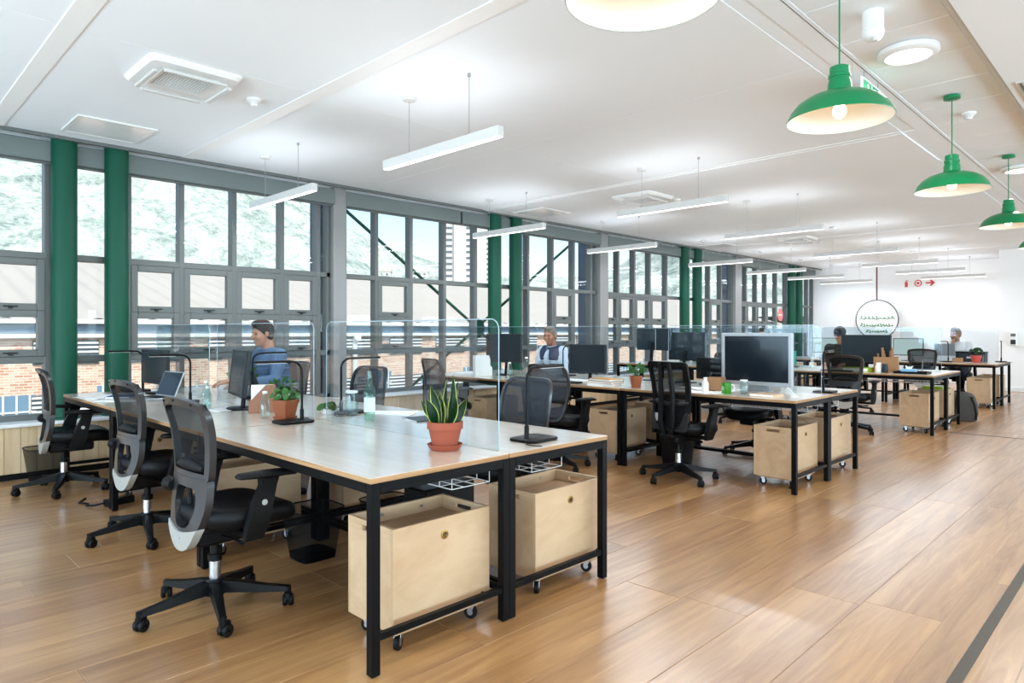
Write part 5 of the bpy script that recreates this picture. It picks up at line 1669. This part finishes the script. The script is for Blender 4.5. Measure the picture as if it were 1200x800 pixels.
# exit sign hung under the ceiling
es = thing('exit_sign', 'green and white running man exit sign hanging under the ceiling', 'sign', (-1.50, 5.05, CEIL))
MB().box(-.006, -.20, -.245, .006, .20, -.045, c=.002).build('plate', M['sign_white'], es)
for yy in (-.15, .15): MB().cyl((0, yy, -.046), (0, yy, -.003), .003, n=6).build('hanger', M['zinc'], es)
for s in (-1, 1):
    fx = lambda u, v, q, s=s: (s*(.0062+.0012*q), u, v-.145)
    MB().prism([(-.185, -.085), (-.01, -.085), (-.01, .085), (-.185, .085)], fx).build('pictogram_field', M['sign_green'], es)
    MB().prism([(.01, -.085), (.185, -.085), (.185, .085), (.01, .085)], fx).build('arrow_field', M['sign_green'], es)
    fy = lambda u, v, q, s=s: (s*(.0076+.0010*q), u, v-.145)
    man = MB()
    hd = [(-.085+.017*math.cos(2*PI*k/14), .055+.017*math.sin(2*PI*k/14)) for k in range(14)]; man.prism(hd, fy)
    def limb(a, b, w):
        a = Vector(a); b = Vector(b); t = (b-a).normalized(); n_ = Vector((-t.y, t.x))*w
        man.prism([tuple(a-n_), tuple(b-n_), tuple(b+n_), tuple(a+n_)], fy)
    limb((-.092, .036), (-.104, -.016), .015); limb((-.100, .03), (-.135, .012), .007); limb((-.135, .012), (-.142, -.016), .006); limb((-.086, .03), (-.060, .006), .007); limb((-.060, .006), (-.038, .018), .006)
    limb((-.100, -.014), (-.075, -.042), .009); limb((-.075, -.042), (-.088, -.078), .008); limb((-.108, -.014), (-.125, -.046), .009); limb((-.125, -.046), (-.160, -.052), .008)
    man.build('running_man', M['sign_white'], es)
    ar = MB(); a1, a2 = Vector((.045, .06)), Vector((.145, -.05)); t = (a2-a1).normalized(); n_ = Vector((-t.y, t.x))
    ar.prism([tuple(a1-n_*.016), tuple(a2-t*.05-n_*.016), tuple(a2-t*.05-n_*.05), tuple(a2+t*.01), tuple(a2-t*.05+n_*.05), tuple(a2-t*.05+n_*.016), tuple(a1+n_*.016)], fy)
    ar.build('arrow', M['sign_white'], es)

# fire sign on the far wall: extinguisher, hose reel, arrow
fs_ = thing('fire_sign', 'white sign with red extinguisher, hose reel and arrow on the far wall', 'sign', (-4.70, YF-.001, 2.53))
MB().box(-.38, -.008, -.10, .38, .0, .10, c=.002).build('plate', M['sign_white'], fs_)
ff = lambda u, v, q: (u, -.008-.002*q, v)
ex = MB(); ex.prism([(-.335, -.09), (-.265, -.09), (-.265, .03), (-.285, .055), (-.315, .055), (-.335, .03)], ff); ex.prism([(-.31, .055), (-.29, .055), (-.29, .075), (-.25, .06), (-.25, .075), (-.285, .09), (-.31, .09)], ff); ex.build('extinguisher_mark', M['sign_red'], fs_)
hr = MB()
ri = [(-.03+.06*math.cos(2*PI*k/24), .065*math.sin(2*PI*k/24)) for k in range(24)]; rO = [(-.03+.088*math.cos(2*PI*k/24), .09*math.sin(2*PI*k/24)) for k in range(24)]
hr.band(ri, rO, ff); hr.prism([(-.03+.035*math.cos(2*PI*k/16), .035*math.sin(2*PI*k/16)) for k in range(16)], ff); hr.build('hose_reel_mark', M['sign_red'], fs_)
ar = MB(); ar.prism([(.14, -.018), (.27, -.018), (.23, -.07), (.265, -.085), (.35, 0), (.265, .085), (.23, .07), (.27, .018), (.14, .018)], ff); ar.build('arrow_mark', M['sign_red'], fs_)

# round mirror-like sign hung on a strap in front of the far wall
rs = thing('round_sign', 'round white sign with green plant lettering hung on a dark strap by the far wall', 'sign', (-5.62, YF-.30, 1.60))
MB().lathe([(0, -.010), (.50, -.010), (.50, .010), (0, .010)], 64, M=Matrix.Rotation(PI/2, 4, 'X')).build('disc', M['sign_white'], rs, smooth=40)
MB().tube([(.51*math.cos(2*PI*k/64), 0, .51*math.sin(2*PI*k/64)) for k in range(64)], .018, 8, closed=True).build('rim', M['dark_rim'], rs, smooth=60)
MB().box(-.018, -.006, .51, .018, .006, CEIL-1.60-.002).build('strap', M['strap_brown'], rs)
g = random.Random(4); sq = MB()
def stroke(pts, w): sq.tube([(x, -.013, z) for x, z in pts], w, 5)
for zl, hw, amp, nl in ((.02, .42, .075, 9), (-.17, .40, .060, 12), (-.33, .26, .045, 8)):
    pts = []
    for q in range(nl*14):
        t = q/(nl*14-1); a = 2*PI*nl*t
        k = 1 + .7*math.sin(5.3*t*nl+zl*40) + (1.1 if q < 16 else 0)
        pts.append((-hw + 2*hw*t + .030*math.sin(a), zl + amp*.5*k*(1-math.cos(a))*.5 - (.03 if (q//14) % 3 == 1 else 0)*math.sin(a)))
    stroke(pts, .009)
    for q in range(0, len(pts), 5):
        x_, z_ = pts[q]; aa = g.uniform(0, PI)
        sq.prism([(x_+.026*math.cos(b_)*math.cos(aa)-.010*math.sin(b_)*math.sin(aa), z_+.026*math.cos(b_)*math.sin(aa)+.010*math.sin(b_)*math.cos(aa)) for b_ in [2*PI*w_/8 for w_ in range(8)]], lambda u, v, s: (u, -.011-.003*s, v))
sq.build('plant_lettering', plain('grey_green_print', srgb(112, 150, 118), .6), rs)

# dispenser on the white wall
ds = thing('soap_dispenser', 'small white and grey dispenser on the white wall beyond the rearmost bench', 'dispenser', (-2.46, 17.74, 1.13))
MB().box(-.06, -.10, -.15, .06, 0, .15, c=.015).build('body', M['white_plastic'], ds)
MB().box(-.045, -.104, -.12, .045, -.098, -.02, c=.004).build('window', M['monitor_grey'], ds); MB().box(-.045, -.104, .05, .045, -.098, .11, c=.004).build('plate', M['frame'], ds)
for (z, lab) in ((.95, 'upper white wall socket by the rearmost bench'), (.60, 'lower white wall socket by the rearmost bench')):
    so = thing('wall_socket', lab, 'socket', (-2.22, 17.75, z)); MB().box(-.06, -.012, -.045, .06, 0, .045, c=.004).build('plate', M['white_plastic'], so)
    MB().box(-.02, -.015, -.015, .02, -.011, .015, c=.002).build('socket_face', M['lamp_grey'], so)
# ------------------------------------------------------------------ people
class Body:
    """smooth union of tapered limbs and ellipsoids, turned into one continuous surface"""
    def __init__(self): self.p = []
    def limb(self, a, b, ra, rb, k=.02): self.p.append(('c', np.array(a, float), np.array(b, float), ra, rb, k)); return self
    def chain(self, pts, rs, k=.02):
        for i in range(len(pts)-1): self.limb(pts[i], pts[i+1], rs[i], rs[i+1], k)
        return self
    def egg(self, c, r, k=.02, rot=None): self.p.append(('e', np.array(c, float), np.array(r, float), rot, 0, k)); return self
    def cut(self, c, r, k=.01): self.p.append(('x', np.array(c, float), np.array(r, float), None, 0, k)); return self
    def plane(self, n, d): self.p.append(('p', np.array(n, float), d, None, 0, 0)); return self

    def field(self, h):
        lo = np.array([1e9]*3); hi = -lo
        for q in self.p:
            if q[0] == 'c':
                for c, r in ((q[1], q[3]), (q[2], q[4])): lo = np.minimum(lo, c-r); hi = np.maximum(hi, c+r)
            elif q[0] == 'e': lo = np.minimum(lo, q[1]-q[2].max()); hi = np.maximum(hi, q[1]+q[2].max())
        lo -= 4*h; hi += 4*h
        n = np.ceil((hi-lo)/h).astype(int)+1
        F = np.full(n, 1.0, np.float32)
        ax = [lo[i]+h*np.arange(n[i]) for i in range(3)]
        for q in self.p:
            if q[0] == 'p':
                X, Y, Z = np.meshgrid(*ax, indexing='ij', sparse=True)
                F = np.maximum(F, (q[1][0]*X + q[1][1]*Y + q[1][2]*Z - q[2]).astype(np.float32)); continue
            if q[0] == 'c':
                a, b, ra, rb, k = q[1:]; m = max(ra, rb); l = np.minimum(a, b)-m-.05; u = np.maximum(a, b)+m+.05
            else:
                c, r, rot, _, k = q[1:]; m = r.max(); l = c-m-.05; u = c+m+.05
            i0 = np.maximum(((l-lo)/h).astype(int), 0); i1 = np.minimum(((u-lo)/h).astype(int)+2, n)
            sl = tuple(slice(i0[i], i1[i]) for i in range(3))
            X, Y, Z = np.meshgrid(*[ax[i][sl[i]] for i in range(3)], indexing='ij', sparse=True)
            if q[0] == 'c':
                d = b-a; L = float(d@d)+1e-9
                t = np.clip(((X-a[0])*d[0]+(Y-a[1])*d[1]+(Z-a[2])*d[2])/L, 0, 1)
                D = np.sqrt((X-a[0]-t*d[0])**2+(Y-a[1]-t*d[1])**2+(Z-a[2]-t*d[2])**2) - (ra+(rb-ra)*t)
            else:
                P = (X-c[0], Y-c[1], Z-c[2])
                if rot is not None:
                    Rm = np.array(rot); P = tuple(Rm[0, i]*P[0]+Rm[1, i]*P[1]+Rm[2, i]*P[2] for i in range(3))
                k0 = np.sqrt((P[0]/r[0])**2+(P[1]/r[1])**2+(P[2]/r[2])**2)
                k1 = np.sqrt((P[0]/r[0]**2)**2+(P[1]/r[1]**2)**2+(P[2]/r[2]**2)**2)+1e-6
                D = k0*(k0-1)/k1
            A = F[sl]
            if q[0] == 'x':
                F[sl] = np.maximum(A, -D); continue
            hh = np.maximum(k-np.abs(A-D), 0)/k
            F[sl] = np.minimum(A, D) - hh*hh*k*.25
        return F, lo

    def mesh(self, name, mat, h=.009):
        F, lo = self.field(h)
        S = F < 0
        n = F.shape
        cs = np.zeros((n[0]-1, n[1]-1, n[2]-1), np.int8)
        for a in (0, 1):
            for b in (0, 1):
                for c in (0, 1): cs += S[a:n[0]-1+a, b:n[1]-1+b, c:n[2]-1+c]
        act = (cs > 0) & (cs < 8)
        idx = np.argwhere(act)
        ids = np.full(act.shape, -1, np.int64); ids[act] = np.arange(len(idx))
        acc = np.zeros((len(idx), 3)); cnt = np.zeros(len(idx))
        cor = [(a, b, c) for a in (0, 1) for b in (0, 1) for c in (0, 1)]
        for p in cor:
            for axx in range(3):
                if p[axx]: continue
                q = list(p); q[axx] = 1
                f0 = F[idx[:, 0]+p[0], idx[:, 1]+p[1], idx[:, 2]+p[2]]; f1 = F[idx[:, 0]+q[0], idx[:, 1]+q[1], idx[:, 2]+q[2]]
                m = (f0 < 0) != (f1 < 0)
                t = np.where(m, f0/np.where(m, f0-f1, 1), 0)
                pos = np.array(p, float)[None, :].repeat(len(idx), 0); pos[:, axx] += t
                acc[m] += pos[m]; cnt[m] += 1
        V = lo + h*(idx + acc/cnt[:, None])
        faces = []
        for axx in range(3):
            o1, o2 = [(1, 2), (2, 0), (0, 1)][axx]
            a = [slice(None)]*3; b = [slice(None)]*3
            a[axx] = slice(0, n[axx]-1); b[axx] = slice(1, n[axx])
            df = S[tuple(a)] != S[tuple(b)]
            E = np.argwhere(df)
            ok = (E[:, o1] > 0) & (E[:, o2] > 0) & (E[:, o1] < n[o1]-1) & (E[:, o2] < n[o2]-1)
            E = E[ok]
            fl = S[E[:, 0], E[:, 1], E[:, 2]]
            def cell(d1, d2):
                q = E.copy(); q[:, o1] -= d1; q[:, o2] -= d2
                return ids[q[:, 0], q[:, 1], q[:, 2]]
            Q = np.stack([cell(1, 1), cell(0, 1), cell(0, 0), cell(1, 0)], 1)
            Q[~fl] = Q[~fl][:, ::-1]
            faces.append(Q)
        Q = np.concatenate(faces)
        Q = Q[(Q >= 0).all(1)]
        me = bpy.data.meshes.new(name)
        me.from_pydata(V.tolist(), [], Q.tolist())
        me.materials.append(mat); me.shade_smooth(); me.update()
        return me


def hand(B, w, d, up, side):
    """palm and five curled fingers from the wrist w, pointing along d"""
    w = Vector(w); d = Vector(d).normalized(); up = Vector(up); sd = d.cross(up).normalized()*side; up = sd.cross(d).normalized()*side
    pc = w + d*.05
    B.limb(w, w+d*.085+sd*.018, .022, .020, .012); B.limb(w+d*.01, w+d*.085-sd*.018, .020, .018, .012)
    for i, (off, ln) in enumerate(((.030, .066), (.011, .075), (-.009, .070), (-.028, .055))):
        k0 = w + d*.090 + sd*off; k1 = k0 + d*ln*.5 - up*.010 + sd*off*.1; k2 = k1 + d*ln*.38 - up*.022
        B.chain([k0, k1, k2], [.0095, .0088, .0078], .005)
    t0 = w + d*.030 + sd*.024; t1 = t0 + d*.028 + sd*.026 - up*.008; t2 = t1 + d*.030 + sd*.008 - up*.008
    B.chain([t0, t1, t2], [.013, .011, .009], .006)


def person(label, w, y, deg, pose, top, skin='skin', hair='hair_dark', beard=False, cap=False, long_hair=False, vest=False, lean=0.06, look=(0, 0), seat=.47, size=1.0, bare_fore=False):
    """seated figure facing local +Y; origin on the floor under the pelvis"""
    o = thing('person', label, 'person', (-w, y, 0), R(deg)); o.scale = (size,)*3
    z = seat + .085
    sh_z = z + .47
    nk = Vector((0, lean*.95, sh_z+.05))
    hd = nk + Vector((look[0]*.03, .035+lean*.3+look[1]*.02, .155))
    yaw = look[0]
    Rh = (Matrix.Rotation(-yaw, 3, 'Z') @ Matrix.Rotation(-look[1], 3, 'X'))
    rot = [list(r) for r in Rh]
    def H(p): return tuple(hd + Rh @ Vector(p))
    hips = [Vector((s*.09, .02, z)) for s in (-1, 1)]
    knees = [Vector((s*.125, .44, seat+.045)) for s in (-1, 1)]
    ank = [Vector((s*.13, .40, .09)) for s in (-1, 1)]
    toes = [Vector((s*.145, .55, .032)) for s in (-1, 1)]
    shs = [Vector((s*.185, lean*.8, sh_z)) for s in (-1, 1)]
    elb = [Vector(p) for p in pose[0:2]]; wr = [Vector(p) for p in pose[2:4]]; hdr = pose[4]
    # --- body
    B = Body()
    B.egg((0, .0, z+.01), (.155, .11, .10)); B.chain([(0, -.01, z+.02), (0, lean*.25, z+.20), (0, lean*.7, sh_z-.09)], [.105, .115, .125], .05)
    B.limb((-.10, lean*.75, sh_z-.07), (.10, lean*.75, sh_z-.07), .085, .085, .05)
    B.limb(shs[0], shs[1], .048, .048, .05)
    B.chain([nk - Vector((0, .01, .05)), nk + Vector((0, .01, .07))], [.058, .052], .03)
    B.egg(hd + Rh @ Vector((0, -.012, .022)), (.074, .093, .093), .02, rot); B.egg(hd + Rh @ Vector((0, .028, -.045)), (.056, .060, .066), .035, rot)
    B.egg(H((0, .066, -.092)), (.020, .018, .016), .02, rot)
    B.chain([H((0, .085, .022)), H((0, .104, -.014)), H((0, .108, -.026))], [.008, .011, .012], .012)
    B.egg(H((0, .080, .030)), (.052, .014, .010), .014, rot)
    for s in (-1, 1):
        B.egg(H((s*.040, .070, -.022)), (.024, .020, .020), .02, rot)
        B.egg(H((s*.077, -.008, -.004)), (.010, .020, .031), .006, rot)
        B.cut(H((s*.031, .096, .010)), (.017, .013, .010))
    B.egg(H((0, .083, -.058)), (.022, .012, .006), .006, rot); B.egg(H((0, .081, -.068)), (.019, .012, .006), .006, rot)
    for i, s in enumerate((-1, 1)):
        B.chain([shs[i], shs[i].lerp(elb[i], .5), elb[i]], [.050, .044, .038], .03)
        B.chain([elb[i], elb[i].lerp(wr[i], .35), wr[i]], [.038, .036, .026], .02)
        hand(B, wr[i], hdr[i], (0, 0, 1), s if abs(hdr[i][2]) < .6 else -s)
        B.chain([hips[i], hips[i].lerp(knees[i], .5), knees[i]], [.085, .076, .056], .03)
        B.chain([knees[i], knees[i].lerp(ank[i], .35), ank[i]], [.055, .054, .036], .02)
        B.chain([ank[i] - Vector((0, .03, .03)), toes[i]], [.035, .026], .02)
    link('body', B.mesh('body', M[skin], .008), o)
    for s in (-1, 1):
        MB().ball(H((s*.031, .0755, .010)), (.011, .009, .0065), 12, 8).build('eye', M['eye'], o, smooth=80)
    # --- clothes
    S = Body()
    S.egg((0, .0, z+.05), (.165, .122, .10)); S.chain([(0, -.01, z+.03), (0, lean*.25, z+.20), (0, lean*.7, sh_z-.09)], [.128, .133, .142], .05)
    S.limb((-.10, lean*.75, sh_z-.07), (.10, lean*.75, sh_z-.07), .100, .100, .05); S.limb(shs[0], shs[1], .062, .062, .05)
    S.limb(nk-Vector((0, .005, .055)), nk-Vector((0, -.002, .005)), .075, .068, .02)
    for i in (0, 1):
        S.chain([shs[i], shs[i].lerp(elb[i], .5), elb[i]], [.064, .058, .052], .03)
        e = wr[i].lerp(elb[i], .55 if bare_fore else .08)
        S.chain([elb[i], e], [.052, .046 if bare_fore else .038], .02)
    # folds
    for k in range(5):
        S.egg((0, lean*.3, z+.08+.07*k), (.140-.001*k, .128, .016), .06)
    S.cut(tuple(nk + Vector((0, .012, .045))), (.066, .072, .05))
    link('shirt', S.mesh('shirt', M[top], .009), o)
    if vest:
        V_ = Body()
        V_.chain([(0, -.01, z+.04), (0, lean*.25, z+.20), (0, lean*.7, sh_z-.09)], [.142, .148, .156], .05)
        V_.limb((-.10, lean*.75, sh_z-.07), (.10, lean*.75, sh_z-.07), .112, .112, .05); V_.limb(shs[0]*.9+Vector((0, 0, sh_z*.1)), shs[1]*.9+Vector((0, 0, sh_z*.1)), .07, .07, .05)
        V_.limb((0, .22, z+.06), (0, .23+lean, sh_z), .05, .06); V_.p.pop()
        V_.cut((0, .22+lean, z+.30), (.060, .16, .40)); V_.cut(tuple(nk + Vector((0, .0, .04))), (.085, .09, .06))
        for s in (-1, 1): V_.cut(tuple(shs[0 if s < 0 else 1] + Vector((s*.06, 0, -.02))), (.06, .10, .10))
        link('body_warmer', V_.mesh('body_warmer', M['vest'], .009), o)
    Tr = Body()
    Tr.egg((0, .0, z-.0), (.170, .128, .085))
    for i in (0, 1):
        Tr.chain([hips[i], hips[i].lerp(knees[i], .5), knees[i]], [.096, .088, .072], .03)
        Tr.chain([knees[i], knees[i].lerp(ank[i], .4), ank[i] + Vector((0, 0, .02))], [.070, .066, .054], .02)
    link('trousers', Tr.mesh('trousers', M['denim'], .010), o)
    for i in (0, 1):
        Sh = Body(); a = ank[i]
        Sh.chain([a - Vector((0, .045, .04)), a + Vector((0, .03, -.035)), toes[i] + Vector((0, 0, .006))], [.045, .046, .036], .02); Sh.limb(a, a-Vector((0, 0, .04)), .045, .046)
        Sh.plane((0, 0, -1), -.002)
        link('shoe', Sh.mesh('shoe', M['black_plastic'], .008), o)
    # --- hair
    Hh = Body()
    Hh.egg(hd + Rh @ Vector((0, -.018, .030)), (.084, .100, .100), .02, rot)
    Hh.egg(H((0, .03, .105)), (.060, .055, .030), .02, rot); Hh.egg(H((0, -.055, .0)), (.074, .055, .085), .02, rot)
    if long_hair:
        Hh.limb(H((-.06, -.05, -.02)), H((-.07, -.03, -.20)), .045, .04); Hh.limb(H((.06, -.05, -.02)), H((.07, -.03, -.20)), .045, .04); Hh.limb(H((0, -.08, 0)), H((0, -.07, -.20)), .05, .05)
    nrm = Rh @ Vector((0, .80, -.60)); p0 = Vector(H((0, .055, .045)))
    Hh.plane(tuple(nrm), nrm.dot(p0))
    link('hair', Hh.mesh('hair', M[hair], .007), o)
    if beard:
        Bd = Body(); Bd.egg(hd + Rh @ Vector((0, .030, -.052)), (.062, .066, .070), .02, rot); Bd.egg(H((0, .086, -.050)), (.026, .012, .006), .01, rot)
        nr = Rh @ Vector((0, -.35, .94)); pb = Vector(H((0, .085, -.040))); Bd.plane(tuple(nr), nr.dot(pb))
        link('beard', Bd.mesh('beard', M[hair], .006), o)
    if cap:
        Cp = Body(); Cp.egg(hd + Rh @ Vector((0, -.012, .045)), (.090, .106, .092), .02, rot); nr = Rh @ Vector((0, .12, -1)); pb = Vector(H((0, .05, .045))); Cp.plane(tuple(nr), nr.dot(pb))
        co = link('cap', Cp.mesh('cap', M['cap'], .007), o)
        Bp = Body(); Bp.egg(H((0, .115, .046)), (.070, .070, .010), .01, rot)
        link('peak', Bp.mesh('peak', M['cap'], .006), co)
    return o

F_ = (0, 1, -.1)
type_pose = [(-.25, .14, .80), (.25, .14, .80), (-.13, .40, .785), (.13, .40, .785), [(.15, 1, -.1), (-.15, 1, -.1)]]
down_pose = [(-.25, .10, .74), (.25, .12, .76), (-.06, .36, .785), (.12, .38, .785), [(.3, 1, -.1), (-.2, 1, -.1)]]
chin_pose = [(-.24, .16, .80), (.17, .28, .80), (-.10, .42, .785), (.05, .22, 1.045), [(.2, 1, -.1), (-.25, -.25, 1)]]
person('dark-haired person in a light blue shirt, seated behind the clear screens by the windows', 6.34, 3.08, 182, type_pose, 'shirt_blue', hair='hair_dark', lean=.08, look=(.0, .18), size=1.03)
person('grey-haired person in a navy body warmer over a pale shirt, at the second bench', 6.06, 6.98, 178, down_pose, 'shirt_white', 'skin_tan', 'hair_grey', vest=True, lean=.07, look=(-.25, .15))
person('person in a dark peaked cap and dark olive jacket bent over the third bench', 3.74, 11.26, 180, type_pose, 'jacket', 'skin', 'hair_dark', cap=True, lean=.13, look=(-.3, .3))
person('person with long dark hair in black at the window end of the third bench', 4.98, 11.28, 180, type_pose, 'black_cloth', 'skin', 'hair_dark', long_hair=True, lean=.08, look=(.2, .15))
person('bearded person in a pale grey shirt resting chin on hand behind a laptop', 2.99, 15.24, 180, chin_pose, 'shirt_grey', 'skin_tan', 'hair_grey', beard=True, lean=.08, look=(.35, .12), bare_fore=True)
